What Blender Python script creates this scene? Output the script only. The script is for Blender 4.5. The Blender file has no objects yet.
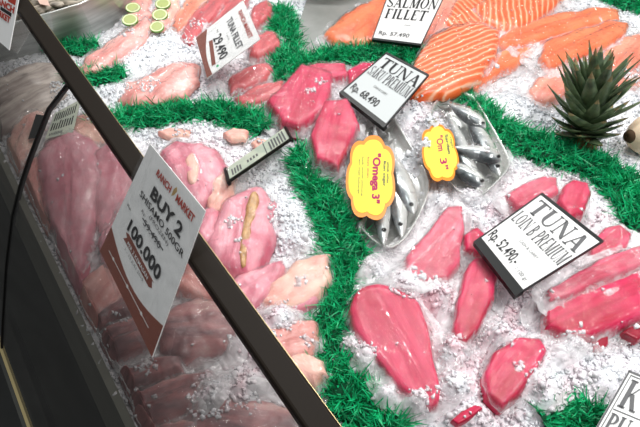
import bpy, math, random
import numpy as np
from mathutils import Vector, Matrix, noise
from mathutils.bvhtree import BVHTree

random.seed(7); rng = np.random.default_rng(11)
SC = bpy.context.scene
COL = SC.collection

# ------------------------------------------------------------------ camera, world, lights, exposure
F = 560.0; PITCH = math.radians(48); CAM = np.array([0, 0, 0.72])
cam_d = bpy.data.cameras.new('camera'); cam = bpy.data.objects.new('camera', cam_d); COL.objects.link(cam)
cam_d.sensor_fit = 'HORIZONTAL'; cam_d.sensor_width = 36.0; cam_d.lens = F / 640 * 36.0
cam_d.clip_start = 0.01
cam.location = CAM; cam.rotation_euler = (math.pi / 2 - PITCH, 0, 0)
SC.camera = cam

w = bpy.data.worlds.new('market_hall'); SC.world = w; w.use_nodes = True
wn = w.node_tree.nodes; wl = w.node_tree.links
bg = wn['Background']; bg.inputs['Strength'].default_value = 0.36
# a dim hall that is darker towards the customer side and brighter overhead
tc = wn.new('ShaderNodeTexCoord'); sep = wn.new('ShaderNodeSeparateXYZ'); wl.new(tc.outputs['Generated'], sep.inputs[0])
rp = wn.new('ShaderNodeValToRGB'); wl.new(sep.outputs['Z'], rp.inputs[0]); wl.new(rp.outputs[0], bg.inputs['Color'])
rp.color_ramp.elements[0].position = 0.0; rp.color_ramp.elements[0].color = (.10, .095, .09, 1)
rp.color_ramp.elements[1].position = 0.9; rp.color_ramp.elements[1].color = (.85, .9, .92, 1)

def area(name, loc, target, sx, sy, power, col=(1, 1, 1)):
    l = bpy.data.lights.new(name, 'AREA'); l.shape = 'RECTANGLE'; l.size = sx; l.size_y = sy; l.energy = power; l.color = col
    o = bpy.data.objects.new(name, l); COL.objects.link(o); o.location = loc
    o.rotation_euler = (Vector(target) - Vector(loc)).to_track_quat('-Z', 'Y').to_euler(); return o
area('tube_light_near', (0.95, 0.45, 1.8), (0.35, 0.6, 0), 1.3, .10, 21, (1, .985, .96))
area('tube_light_far', (0.15, 2.25, 1.9), (0.05, 0.8, 0), 1.8, .10, 27, (1, .99, .97))
area('spot_panel', (-.1, 1.1, 2.1), (-.2, .8, 0), .25, .25, 8, (1, 1, 1))

def spot(name, loc, target, power, cone):
    l = bpy.data.lights.new(name, 'SPOT'); l.energy = power; l.spot_size = math.radians(cone); l.spot_blend = 1; l.shadow_soft_size = .05
    o = bpy.data.objects.new(name, l); COL.objects.link(o); o.location = loc; o.rotation_euler = (Vector(target) - Vector(loc)).to_track_quat('-Z', 'Y').to_euler(); return o
spot('added_spot_back', (-.45, 1.7, 1.6), (-.34, 1.18, 0), 30, 20)  # added, no lamp known there; burns out the upper left ice
spot('added_spot_right', (.75, .25, 1.5), (.42, .42, 0), 12, 26)  # added as well, to whiten the ice at the lower right

SC.view_settings.view_transform = 'Standard'; SC.view_settings.look = 'None'
SC.view_settings.exposure = 0.38; SC.view_settings.gamma = 1.0; SC.view_settings.use_curve_mapping = False

# ------------------------------------------------------------------ geometry of the place
FW = np.array([0, math.cos(PITCH), -math.sin(PITCH)]); UP = np.array([0, math.sin(PITCH), math.cos(PITCH)]); RT = np.array([1., 0, 0])
def ray(x, y): return FW + RT * (x - 320) / F + UP * (213.5 - y) / F
def P(x, y, z=0.0):
    """point of the counter at height z"""
    r = ray(x, y); return CAM + r * (z - CAM[2]) / r[2]
def on_plane(x, y, p0, n):
    r = ray(x, y); return CAM + r * ((p0 - CAM) @ n) / (r @ n)
def mpp(x, y, z=0.0):
    return ((P(x, y, z) - CAM) @ FW) / F          # metres per pixel there

RAIL_H = .2
RA = P(22, 5, RAIL_H); RB = P(320, 427, RAIL_H)
D = (RB - RA) / np.linalg.norm(RB - RA)             # along the rail, towards the viewer
N = np.array([D[1], -D[0], 0])                      # out, towards the customers
Z = np.array([0, 0, 1.])
def R3(t, off, z): return RA + D * t + N * off + Z * (z - RAIL_H)

# ------------------------------------------------------------------ object helpers
def tag(o, label=None, cat=None, group=None, kind=None):
    if label: o['label'] = label
    if cat: o['category'] = cat
    if group: o['group'] = group
    if kind: o['kind'] = kind
    return o
def mesh_obj(name, verts, faces, mat=None, parent=None, smooth=True, uvs=None, mats=None, fmat=None):
    me = bpy.data.meshes.new(name)
    me.from_pydata([tuple(map(float, v)) for v in verts] if not isinstance(verts, np.ndarray) else verts.tolist(), [], faces)
    if smooth: me.polygons.foreach_set('use_smooth', [True] * len(me.polygons))
    o = bpy.data.objects.new(name, me); COL.objects.link(o)
    for m in (mats or ([mat] if mat else [])): me.materials.append(m)
    if fmat is not None: me.polygons.foreach_set('material_index', fmat)
    if parent is not None: o.parent = parent
    me.update(); return o
def empty(name, loc=(0, 0, 0), rz=0, parent=None):
    o = bpy.data.objects.new(name, None); COL.objects.link(o); o.location = loc; o.rotation_euler = (0, 0, rz)
    o.empty_display_size = .02
    if parent is not None: o.parent = parent
    return o
def local(V, c, rz):
    """world points -> frame at c turned by rz"""
    V = np.asarray(V, float) - np.asarray(c)
    cs, sn = math.cos(rz), math.sin(rz)
    return np.stack([V[:, 0] * cs + V[:, 1] * sn, -V[:, 0] * sn + V[:, 1] * cs, V[:, 2]], 1)
def nz(x, y, z=0.0, s=1.0): return noise.noise(Vector((x * s, y * s, z)))

# ------------------------------------------------------------------ materials
def mat(name, base=(.8, .8, .8), rough=.5, spec=.5, metal=0, sss=0, build=None, trans=0, ior=1.45):
    m = bpy.data.materials.new(name); m.use_nodes = True
    b = m.node_tree.nodes['Principled BSDF']
    b.inputs['Base Color'].default_value = (*base, 1); b.inputs['Roughness'].default_value = rough
    b.inputs['Specular IOR Level'].default_value = spec; b.inputs['Metallic'].default_value = metal
    b.inputs['IOR'].default_value = ior; b.inputs['Transmission Weight'].default_value = trans
    if sss:
        b.inputs['Subsurface Weight'].default_value = sss; b.inputs['Subsurface Scale'].default_value = .01
        b.inputs['Subsurface Radius'].default_value = (1, .35, .3)
    if build: build(m.node_tree.nodes, m.node_tree.links, b)
    return m
def ramp(n, stops):
    r = n.new('ShaderNodeValToRGB'); e = r.color_ramp.elements
    while len(e) < len(stops): e.new(.5)
    for k, (p, c) in zip(e, stops): k.position = p; k.color = (*c, 1)
    return r
def noise_mix(c1, c2, scale=20, stretch=(1, 1, 1), bump=.2, bscale=120, lo=.35, hi=.65, c3=None, detail=4, dist=.0):
    def f(n, l, b):
        t = n.new('ShaderNodeTexCoord'); mp = n.new('ShaderNodeMapping'); mp.inputs['Scale'].default_value = stretch
        l.new(t.outputs['Object'], mp.inputs[0])
        x = n.new('ShaderNodeTexNoise'); x.inputs['Scale'].default_value = scale; x.inputs['Detail'].default_value = detail; x.inputs['Distortion'].default_value = dist
        l.new(mp.outputs[0], x.inputs['Vector'])
        st = [(lo, c1), (hi, c2)] + ([(min(hi + .12, .99), c3)] if c3 else [])
        r = ramp(n, st); l.new(x.outputs['Fac'], r.inputs[0]); l.new(r.outputs[0], b.inputs['Base Color'])
        if bump:
            y = n.new('ShaderNodeTexNoise'); y.inputs['Scale'].default_value = bscale; l.new(mp.outputs[0], y.inputs['Vector'])
            u = n.new('ShaderNodeBump'); u.inputs['Strength'].default_value = bump; u.inputs['Distance'].default_value = .003
            l.new(y.outputs['Fac'], u.inputs['Height']); l.new(u.outputs[0], b.inputs['Normal'])
    return f
M = {}
M['ice'] = mat('crushed_ice', (.93, .95, .97), .22, .6, build=noise_mix((.78, .80, .84), (.92, .93, .96), 60, bump=.5, bscale=130))
def juice(m, base=None):
    n = m.node_tree.nodes; l = m.node_tree.links; b = n['Principled BSDF']
    a = n.new('ShaderNodeAttribute'); a.attribute_name = 'juice'; t = n.new('ShaderNodeTexCoord')
    x = n.new('ShaderNodeTexNoise'); x.inputs['Scale'].default_value = 34; l.new(t.outputs['Object'], x.inputs['Vector'])
    mr = n.new('ShaderNodeMapRange'); mr.inputs['From Min'].default_value = .35; mr.inputs['From Max'].default_value = .7; mr.inputs['To Max'].default_value = .9; l.new(x.outputs['Fac'], mr.inputs['Value'])
    mu = n.new('ShaderNodeMath'); mu.operation = 'MULTIPLY'; l.new(mr.outputs[0], mu.inputs[0]); l.new(a.outputs['Fac'], mu.inputs[1])
    mx = n.new('ShaderNodeMixRGB'); l.new(mu.outputs[0], mx.inputs[0]); mx.inputs[2].default_value = (.90, .56, .62, 1)
    if b.inputs['Base Color'].links: l.new(b.inputs['Base Color'].links[0].from_socket, mx.inputs[1])
    else: mx.inputs[1].default_value = b.inputs['Base Color'].default_value
    l.new(mx.outputs[0], b.inputs['Base Color'])
M['crystal'] = mat('ice_crystal', (.88, .90, .93), .10, .9, trans=.2, ior=1.31)
juice(M['ice']); juice(M['crystal'])
M['tuna'] = mat('tuna_flesh', (.72, .05, .12), .3, .3, sss=.15, build=noise_mix((.42, .004, .036), (.62, .018, .095), 30, (.22, 2.6, 1), .15, 90, .38, .62, dist=.8))
M['tuna_pale'] = mat('tuna_flesh_pale', (.75, .09, .17), .3, .3, sss=.15, build=noise_mix((.50, .018, .065), (.68, .062, .14), 30, (.22, 2.6, 1), .15, 90, .38, .64, dist=.8))
M['tuna_dark'] = mat('tuna_flesh_dark', (.3, .01, .03), .3, .5, sss=.1, build=noise_mix((.22, .006, .02), (.42, .02, .05), 30, (.5, 2, 1), .2))
M['tuna_dull'] = mat('tuna_flesh_dull', (.55, .09, .1), .35, .5, sss=.1, build=noise_mix((.42, .035, .045), (.70, .16, .17), 34, (.3, 2.5, 1), .2, 90, .3, .7))
M['mauve_shaded'] = mat('shaded_mauve_fillet_flesh', (.5, .2, .2), .35, .5, sss=.1, build=noise_mix((.12, .035, .045), (.50, .19, .19), 17, (.6, 2.0, 1), .3, 80, .34, .58, (.66, .40, .36), dist=.5))  # mauve flesh, with the shade of the unlit front darkened into it
M['pink'] = mat('pink_fillet_flesh', (.8, .35, .33), .35, .5, sss=.15, build=noise_mix((.60, .17, .15), (.86, .47, .42), 30, (.5, 2.4, 1), .25, 100, .28, .68, (.9, .6, .52)))
M['pinkgrey'] = mat('pinkish_fillet_flesh', (.7, .33, .35), .35, .5, sss=.15, build=noise_mix((.54, .10, .16), (.80, .36, .42), 20, (.6, 2.2, 1), .25, 90, .28, .66, (.88, .64, .6), dist=.5))
M['peach'] = mat('peach_fillet_flesh', (.8, .5, .4), .4, .5, sss=.15, build=noise_mix((.72, .30, .26), (.88, .60, .48), 26, (.7, 1.8, 1), .35, 110, .3, .68, (.88, .72, .62)))
M['skin'] = mat('golden_fish_skin', (.6, .36, .14), .35, .6, build=noise_mix((.36, .16, .045), (.60, .34, .13), 90, (1, 1, 1), .4, 200))
M['greyfish'] = mat('grey_fish_skin', (.4, .36, .33), .35, .6, build=noise_mix((.30, .24, .22), (.66, .58, .52), 22, (.4, 3, 1), .25, 80))
def salmon_nodes(freq, ang):
    def f(n, l, b):
        t = n.new('ShaderNodeTexCoord'); mp = n.new('ShaderNodeMapping'); mp.inputs['Rotation'].default_value = (0, 0, ang)
        l.new(t.outputs['Object'], mp.inputs[0])
        x = n.new('ShaderNodeTexWave'); x.inputs['Scale'].default_value = freq; x.inputs['Distortion'].default_value = 3.2
        x.inputs['Detail'].default_value = 2; x.inputs['Detail Scale'].default_value = .6
        l.new(mp.outputs[0], x.inputs['Vector'])
        r = ramp(n, [(.0, (.93, .50, .32)), (.25, (.86, .20, .06)), (1, (.80, .12, .025))])
        l.new(x.outputs['Fac'], r.inputs[0]); l.new(r.outputs[0], b.inputs['Base Color'])
    return f
M['salmon'] = mat('salmon_flesh', (.9, .25, .1), .3, .5, sss=.15, build=salmon_nodes(22, .9))
M['salmon_s'] = mat('salmon_flesh_lined', (.9, .25, .1), .3, .5, sss=.15, build=salmon_nodes(20, 1.95))
M['salmon_plain'] = mat('salmon_flesh_smooth', (.9, .3, .14), .3, .5, sss=.15, build=noise_mix((.80, .12, .03), (.88, .27, .11), 24, (.4, 2, 1), .15, 90, .3, .7))
M['salmon_red'] = mat('salmon_flesh_red', (.8, .2, .13), .35, .5, sss=.15, build=noise_mix((.72, .13, .07), (.88, .40, .27), 26, (.4, 2, 1), .2, 90, .3, .7))
M['fat'] = mat('salmon_belly_fat', (.93, .72, .58), .4, .5, sss=.2)
M['turf'] = mat('green_plastic_grass', (.0, .22, .07), .42, .5, build=noise_mix((.003, .25, .09), (.008, .56, .21), 60, bump=0, lo=.38, hi=.62))
M['turf_base'] = mat('green_plastic_backing', (.0, .055, .02), .7, .2)
M['rail'] = mat('dark_brown_metal_rail', (.016, .012, .009), .45, .10)
M['black'] = mat('black_silicone', (.006, .006, .006), .5, .3)
M['dark_panel'] = mat('dark_grey_counter_panel', (.022, .024, .022), .45, .4, build=noise_mix((.030, .032, .028), (.055, .055, .048), 14, (1, 1, 1), .1))
M['inner'] = mat('matt_dark_panel', (.04, .042, .036), .8, .15)
M['lip'] = mat('grey_green_metal_lip', (.24, .24, .20), .5, .3, metal=.0)
M['brass'] = mat('brass_trim', (.5, .40, .2), .35, .5, metal=.7)
M['steel'] = mat('brushed_steel', (.42, .43, .41), .38, .5, metal=.75, build=noise_mix((.34, .35, .33), (.50, .51, .49), 8, (1, 1, 12), .05, 60))
M['bowl'] = mat('grey_plastic_bowl', (.42, .42, .40), .25, .5)
M['paper'] = mat('white_card', (.86, .86, .85), .6, .2)
M['paper_dull'] = mat('grey_white_card', (.60, .63, .63), .6, .2)
M['paper_green'] = mat('pale_green_card', (.50, .56, .46), .4, .4, build=noise_mix((.42, .48, .40), (.58, .62, .50), 30, bump=0))
M['ink'] = mat('black_ink', (.02, .02, .022), .5, .3)
M['ink_grey'] = mat('grey_ink', (.12, .12, .125), .5, .3)
M['ink_red'] = mat('red_ink', (.45, .05, .03), .5, .3)
M['brown'] = mat('red_brown_print', (.23, .06, .035), .4, .4)
M['gold'] = mat('gold_print', (.5, .33, .12), .4, .4)
M['purple'] = mat('magenta_ink', (.45, .01, .12), .5, .3)
M['navy'] = mat('dark_blue_ink', (.03, .03, .12), .5, .3)
M['yellow'] = mat('yellow_label_paper', (.88, .80, .09), .55, .25)
M['orange'] = mat('orange_label_border', (.86, .27, .02), .35, .4)
M['frame'] = mat('black_sign_frame', (.008, .009, .009), .35, .3)
M['lime'] = mat('lime_flesh', (.36, .42, .13), .35, .5)
M['lime_rind'] = mat('lime_rind', (.12, .28, .03), .35, .5)
M['lime_pith'] = mat('lime_pith', (.75, .80, .50), .4, .4)
M['tray'] = mat('clear_grey_tray', (.55, .56, .53), .25, .6, trans=.4)
M['leaf'] = mat('pineapple_leaf', (.03, .06, .03), .45, .5, build=noise_mix((.035, .065, .032), (.17, .24, .12), 60, bump=.1, lo=.3, hi=.75))
M['leaf_tip'] = mat('dry_leaf_tip', (.30, .24, .12), .6, .3)
M['pineskin'] = mat('pineapple_skin', (.2, .12, .04), .6, .4, build=noise_mix((.10, .07, .03), (.35, .22, .07), 80, bump=.6, bscale=90))
M['cream'] = mat('cream_flesh', (.80, .62, .42), .45, .4, sss=.1, build=noise_mix((.74, .55, .36), (.86, .70, .52), 20, bump=.15))
M['husk'] = mat('brown_husk', (.07, .04, .02), .8, .3)
M['shell'] = mat('brown_shell', (.2, .15, .1), .4, .5, build=noise_mix((.06, .045, .03), (.60, .52, .42), 60, (.5, 2.5, 1), .3))
M['pinkpaper'] = mat('pink_paper', (.80, .55, .46), .5, .4)
M['floor'] = mat('dark_floor_tile', (.03, .03, .03), .4, .4, build=noise_mix((.022, .022, .02), (.04, .04, .037), 6, bump=.1))
# mackerel
def fish_nodes(n, l, b):
    t = n.new('ShaderNodeTexCoord'); s = n.new('ShaderNodeSeparateXYZ'); l.new(t.outputs['Object'], s.inputs[0])
    x = n.new('ShaderNodeTexNoise'); x.inputs['Scale'].default_value = 90; l.new(t.outputs['Object'], x.inputs['Vector'])
    a = n.new('ShaderNodeMath'); a.operation = 'MULTIPLY_ADD'; a.inputs[1].default_value = .012; l.new(x.outputs['Fac'], a.inputs[0]); l.new(s.outputs['Y'], a.inputs[2])
    mr = n.new('ShaderNodeMapRange'); mr.inputs['From Min'].default_value = -.012; mr.inputs['From Max'].default_value = .022; l.new(a.outputs[0], mr.inputs['Value'])
    r = ramp(n, [(0, (.88, .88, .84)), (.50, (.66, .67, .65)), (.68, (.30, .33, .34)), (.9, (.05, .06, .065))])
    l.new(mr.outputs[0], r.inputs[0]); l.new(r.outputs[0], b.inputs['Base Color'])
M['fish'] = mat('silver_fish_skin', (.6, .6, .6), .2, .6, metal=.35, build=fish_nodes)
M['fin'] = mat('grey_fin', (.12, .12, .11), .4, .4)
M['eye'] = mat('fish_eye', (.01, .01, .01), .1, .6)

def facing_fresnel(n, l):
    lw = n.new('ShaderNodeLayerWeight'); lw.inputs[0].default_value = .5
    p = n.new('ShaderNodeMath'); p.operation = 'POWER'; p.inputs[1].default_value = 4.5; l.new(lw.outputs['Facing'], p.inputs[0])
    q = n.new('ShaderNodeMath'); q.operation = 'MULTIPLY_ADD'; q.inputs[1].default_value = .93; q.inputs[2].default_value = .04; l.new(p.outputs[0], q.inputs[0])
    return lw, q
def film_mat(name, haze=.12, hscale=26, tint=(1, 1, 1), peak=.5, gl=.12, clear=.3):
    m = bpy.data.materials.new(name); m.use_nodes = True; n = m.node_tree.nodes; l = m.node_tree.links
    n.remove(n['Principled BSDF']); out = n['Material Output']
    tr = n.new('ShaderNodeBsdfTransparent'); tr.inputs[0].default_value = (*tint, 1)
    gs = n.new('ShaderNodeBsdfGlossy'); gs.inputs['Roughness'].default_value = gl; gs.inputs[0].default_value = (1, 1, 1, 1)
    df = n.new('ShaderNodeBsdfDiffuse'); df.inputs[0].default_value = (.9, .88, .9, 1)
    t = n.new('ShaderNodeTexCoord'); x = n.new('ShaderNodeTexNoise'); x.inputs['Scale'].default_value = hscale; x.inputs['Detail'].default_value = 6; x.inputs['Distortion'].default_value = 1.2
    l.new(t.outputs['Object'], x.inputs['Vector'])
    mr = n.new('ShaderNodeMapRange'); mr.inputs['From Min'].default_value = .42; mr.inputs['From Max'].default_value = .75
    mr.inputs['To Min'].default_value = haze; mr.inputs['To Max'].default_value = peak; l.new(x.outputs['Fac'], mr.inputs['Value'])
    cr = n.new('ShaderNodeTexNoise'); cr.inputs['Scale'].default_value = 16; cr.inputs['Detail'].default_value = 3; cr.inputs['Distortion'].default_value = 2.5; l.new(t.outputs['Object'], cr.inputs['Vector'])
    c1 = n.new('ShaderNodeMath'); c1.operation = 'SUBTRACT'; c1.inputs[1].default_value = .5; l.new(cr.outputs['Fac'], c1.inputs[0])
    c2 = n.new('ShaderNodeMath'); c2.operation = 'ABSOLUTE'; l.new(c1.outputs[0], c2.inputs[0])
    c3 = n.new('ShaderNodeMapRange'); c3.inputs['From Min'].default_value = 0; c3.inputs['From Max'].default_value = .018; c3.inputs['To Min'].default_value = peak * 1.1; c3.inputs['To Max'].default_value = 0; l.new(c2.outputs[0], c3.inputs['Value'])
    c4 = n.new('ShaderNodeMath'); c4.operation = 'MAXIMUM'; l.new(c3.outputs[0], c4.inputs[0]); l.new(mr.outputs[0], c4.inputs[1]); mr = c4
    at = n.new('ShaderNodeAttribute'); at.attribute_name = 'crumple'
    c5 = n.new('ShaderNodeMapRange'); c5.inputs['From Min'].default_value = 0; c5.inputs['From Max'].default_value = 1; c5.inputs['To Min'].default_value = clear; c5.inputs['To Max'].default_value = 1.0; l.new(at.outputs['Fac'], c5.inputs['Value'])
    c6 = n.new('ShaderNodeMath'); c6.operation = 'MULTIPLY'; l.new(mr.outputs[0], c6.inputs[0]); l.new(c5.outputs[0], c6.inputs[1]); mr = c6
    m1 = n.new('ShaderNodeMixShader'); l.new(mr.outputs[0], m1.inputs[0]); l.new(tr.outputs[0], m1.inputs[1]); l.new(df.outputs[0], m1.inputs[2])
    fr = facing_fresnel(n, l)
    bp = n.new('ShaderNodeBump'); bp.inputs['Strength'].default_value = .8; bp.inputs['Distance'].default_value = .004
    y = n.new('ShaderNodeTexVoronoi'); y.feature = 'DISTANCE_TO_EDGE'; y.inputs['Scale'].default_value = 38
    mx = n.new('ShaderNodeMixRGB'); mx.inputs[0].default_value = .06; l.new(t.outputs['Object'], mx.inputs[1]); l.new(x.outputs['Color'], mx.inputs[2])
    l.new(mx.outputs[0], y.inputs['Vector']); l.new(y.outputs['Distance'], bp.inputs['Height'])
    l.new(bp.outputs[0], gs.inputs['Normal']); l.new(bp.outputs[0], fr[0].inputs['Normal'])
    ad = n.new('ShaderNodeMath'); ad.operation = 'ADD'; ad.inputs[1].default_value = .0; l.new(fr[1].outputs[0], ad.inputs[0])
    m2 = n.new('ShaderNodeMixShader'); l.new(ad.outputs[0], m2.inputs[0]); l.new(m1.outputs[0], m2.inputs[1]); l.new(gs.outputs[0], m2.inputs[2])
    l.new(m2.outputs[0], out.inputs[0]); return m
M['film'] = film_mat('clear_plastic_film', .15, 30, peak=.70, clear=.07, gl=.09)
M['film_haze'] = film_mat('hazy_plastic_film', .24, 24, peak=.80, clear=.26, gl=.09)  # cloudy film; its pale haze also paints highlights on bags behind glass
M['sleeve'] = film_mat('clear_sign_sleeve', .03, 8, peak=.06, gl=.2)
def glass_mat():
    m = bpy.data.materials.new('tinted_case_glass'); m.use_nodes = True; n = m.node_tree.nodes; l = m.node_tree.links
    n.remove(n['Principled BSDF']); out = n['Material Output']
    tr = n.new('ShaderNodeBsdfTransparent'); tr.inputs[0].default_value = (.54, .53, .52, 1)  # glass tint, deepened to stand in for the weak light on this side
    gs = n.new('ShaderNodeBsdfGlossy'); gs.inputs['Roughness'].default_value = .02
    fr = facing_fresnel(n, l)
    df = n.new('ShaderNodeBsdfDiffuse'); df.inputs[0].default_value = (.75, .73, .72, 1)      # pale haze mixed in to lighten the view through the pane
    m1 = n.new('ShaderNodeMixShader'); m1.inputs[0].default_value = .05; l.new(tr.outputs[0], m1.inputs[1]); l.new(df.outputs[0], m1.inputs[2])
    m2 = n.new('ShaderNodeMixShader'); l.new(fr[1].outputs[0], m2.inputs[0]); l.new(m1.outputs[0], m2.inputs[1]); l.new(gs.outputs[0], m2.inputs[2])
    l.new(m2.outputs[0], out.inputs[0]); return m
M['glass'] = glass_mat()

# ------------------------------------------------------------------ setting: floor and display case
FLOOR_Z = -.95
mesh_obj('floor', [(-3, -2, FLOOR_Z), (3, -2, FLOOR_Z), (3, 4, FLOOR_Z), (-3, 4, FLOOR_Z)], [(0, 1, 2, 3)], M['floor'])['kind'] = 'structure'

def prism(poly, t0, t1, closed=True, seg=1):
    """sweep a (off, z) profile along the rail from t0 to t1"""
    V = []; Fc = []; k = len(poly)
    for s in range(seg + 1):
        t = t0 + (t1 - t0) * s / seg
        for o_, z_ in poly: V.append(R3(t, o_, z_))
    for s in range(seg):
        for i in range(k if closed else k - 1):
            j = (i + 1) % k; Fc.append((s * k + i, s * k + j, (s + 1) * k + j, (s + 1) * k + i))
    if closed: Fc.append(tuple(range(k))[::-1]); Fc.append(tuple(seg * k + i for i in range(k)))
    return V, Fc
case = empty('display_case', tuple(R3(.6, .1, FLOOR_Z)))
tag(case, 'dark fish counter with a brown metal rail over slanted glass, holding the ice', 'display case')
def case_part(name, V, Fc, m, smooth=False):
    V = np.array(V) - np.array(case.location); return mesh_obj(name, V, Fc, m, case, smooth)
# rail: rounded box section
rp_ = []
for a_, b_, r_ in ((.0145, .010, .004),):
    for (sx, sy, a0) in ((1, 1, 0), (-1, 1, 90), (-1, -1, 180), (1, -1, 270)):
        for k in range(4):
            an = math.radians(a0 + k * 30)
            rp_.append((sx * (a_ - r_) + r_ * math.cos(an), RAIL_H + sy * (b_ - r_) + r_ * math.sin(an)))
V, Fc = prism(rp_, -.012, 1.45); case_part('handrail', V, Fc, M['rail'], False)
edge = [(-.0152, RAIL_H - .006), (-.0146, RAIL_H - .006), (-.0146, RAIL_H + .006), (-.0152, RAIL_H + .006)]
V, Fc = prism(edge, -.01, 1.45); case_part('rail_edge_strip', V, Fc, M['brass'])
# glass: profile read off the seam between the two panes
GP = [(0.0, .192), (.014, .184), (.053, .155), (.107, .086), (.145, .033), (.181, -.025), (.232, -.126), (.297, -.27), (.33, -.345)]
T_SEAM = float((P(71, 75, RAIL_H) - RA) @ D)
def glass_pane(t0, t1):
    back = [(o_ - .003, z_ - .003) for o_, z_ in GP]
    V, Fc = prism(GP, t0, t1, False); return case_part('glass_pane', V, Fc, M['glass'], True)
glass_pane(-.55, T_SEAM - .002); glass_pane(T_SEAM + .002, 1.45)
seam = [(o_ + .002, z_ + .001) for o_, z_ in GP] + [(o_ - .004, z_ - .004) for o_, z_ in GP[::-1]]
V, Fc = prism(seam, T_SEAM - .0024, T_SEAM + .0024); case_part('glass_seam', V, Fc, M['black'])
# trim that holds the foot of the glass, brass line, dark front
V, Fc = prism([(.329, -.350), (.3345, -.350), (.3345, -.343), (.329, -.343)], -.55, 1.45); case_part('foot_trim', V, Fc, M['brass'])
V, Fc = prism([(.342, -.346), (.345, FLOOR_Z), (.30, FLOOR_Z), (.30, -.346)], -.55, 1.45); case_part('front_panel', V, Fc, M['dark_panel'])
V, Fc = prism([(.149, .006), (.160, .004), (.168, -.02), (.186, -.06), (.152, -.06)], -.7, 1.45); case_part('tray_lip', V, Fc, M['lip'])
V, Fc = prism([(.170, -.061), (.285, -.32), (.30, FLOOR_Z), (.10, FLOOR_Z), (.10, -.061)], -.7, 1.45); case_part('inner_panel', V, Fc, M['inner'])
# steel partition between this bin and the shellfish behind it
def wall_plate(name, pix_bot, pix_top, zt, m, th=.004, zb=-.03):
    V = []; n_ = len(pix_bot)
    for (bx, by), (tx, ty) in zip(pix_bot, pix_top):
        b = P(bx, by, zb); t = P(tx, ty, zt); V += [b, t]
    V2 = [v + np.array([.0, th, .001]) for v in V]; V = V + V2; o = 2 * n_; Fc = []
    for i in range(n_ - 1):
        a, b, c, d = 2 * i, 2 * i + 2, 2 * i + 3, 2 * i + 1
        Fc += [(a, b, c, d), (o + a, o + d, o + c, o + b), (d, c, o + c, o + d)]
    Fc += [(0, 1, o + 1, o), (2 * n_ - 2, o + 2 * n_ - 2, o + 2 * n_ - 1, 2 * n_ - 1)]
    return case_part(name, V, Fc, m)
wall_plate('steel_partition', [(-90, 95), (-30, 80), (20, 68), (60, 60), (100, 45), (135, 25), (150, 5), (160, -20)],
           [(-90, 55), (-30, 36), (20, 21), (50, 13), (80, 4), (105, -8), (120, -22), (130, -40)], .10, M['steel'])

# ------------------------------------------------------------------ crushed ice
MOUNDS = []          # (x, y, radius, height)
def mound(px, py, rpx, h):
    p = P(px, py, h * .6); MOUNDS.append((p[0], p[1], rpx * mpp(px, py), h))
for a in [(405, 285, 22, .052), (440, 295, 18, .048), (372, 268, 14, .030), (365, 355, 13, .048), (350, 345, 10, .036), (385, 395, 12, .040), (420, 400, 14, .045),
          (452, 350, 18, .055), (455, 385, 20, .050), (502, 336, 13, .050), (516, 372, 7, .042), (545, 398, 14, .04), (470, 415, 20, .040), (560, 360, 26, .030), (600, 375, 30, .030),
          (545, 385, 22, .046), (575, 350, 22, .034), (470, 222, 14, .034), (470, 195, 14, .030), (500, 205, 12, .030), (440, 200, 12, .028), (415, 110, 20, .030), (430, 126, 16, .056), (424, 150, 11, .060),
          (170, 50, 34, .022), (200, 30, 14, .02), (150, 90, 16, .02), (218, 88, 14, .022), (130, 40, 14, .02), (515, 108, 26, .028), (625, 100, 20, .03), (632, 80, 12, .028),
          (285, 215, 22, .030), (265, 150, 14, .018), (300, 240, 16, .026), (190, 135, 26, .018), (280, 322, 22, .050), (262, 340, 16, .046), (268, 365, 24, .040), (245, 385, 26, .042), (215, 395, 24, .040),
          (235, 350, 14, .034), (150, 370, 14, .03), (235, 228, 10, .036), (240, 250, 8, .032), (60, 95, 18, .02), (120, 325, 16, .02), (308, 345, 12, .034), (322, 90, 12, .034), (312, 100, 10, .034), (118, 92, 16, .025), (300, 285, 8, .036)]:
    mound(*a)
MA = np.array(MOUNDS)
def ice_h(x, y):
    """height of the ice surface for arrays x, y"""
    h = np.zeros_like(x)
    for mx, my, r, hh in MOUNDS:
        d2 = ((x - mx) ** 2 + (y - my) ** 2) / (r * r); h = np.maximum(h, hh * np.exp(-d2 * .9))
    return h
def off_of(x, y): return (x - RA[0]) * N[0] + (y - RA[1]) * N[1]
STEP = .0048
gx = np.arange(-1.05, 1.05, STEP); gy = np.arange(.12, 1.75, STEP)
X, Y = np.meshgrid(gx, gy)
Hh = ice_h(X, Y)
nn = np.array([noise.noise(Vector((x * 28, y * 28, 0))) * .004 + noise.noise(Vector((x * 90, y * 90, 3))) * .0028 for x, y in zip(X.ravel(), Y.ravel())]).reshape(X.shape)
Zz = Hh + nn + rng.normal(0, .0012, X.shape)
keep = off_of(X, Y) < .156
_pl = np.array([P(px, py, -.03)[:2] for px, py in [(-90, 95), (-30, 80), (20, 68), (60, 60), (100, 45), (135, 25), (150, 5), (160, -20)]])
_yl = np.where(X < _pl[-1, 0], np.interp(X, _pl[:, 0], _pl[:, 1]), 9); keep &= Y < _yl + .004
# nothing in front of the steel partition: keep the ice inside the bin
edge_a = P(-30, 80, 0); edge_b = P(60, 60, 0)
idx = -np.ones(X.shape, int); idx[keep] = np.arange(keep.sum())
IV = np.stack([X[keep], Y[keep], Zz[keep]], 1)
a, b, c, d = idx[:-1, :-1], idx[:-1, 1:], idx[1:, 1:], idx[1:, :-1]
ok = (a >= 0) & (b >= 0) & (c >= 0) & (d >= 0)
IFc = np.stack([a[ok], b[ok], c[ok], d[ok]], 1)
ice_bvh_v = IV
def ice_at(x, y): return float(ice_h(np.array([x]), np.array([y]))[0])

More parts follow.
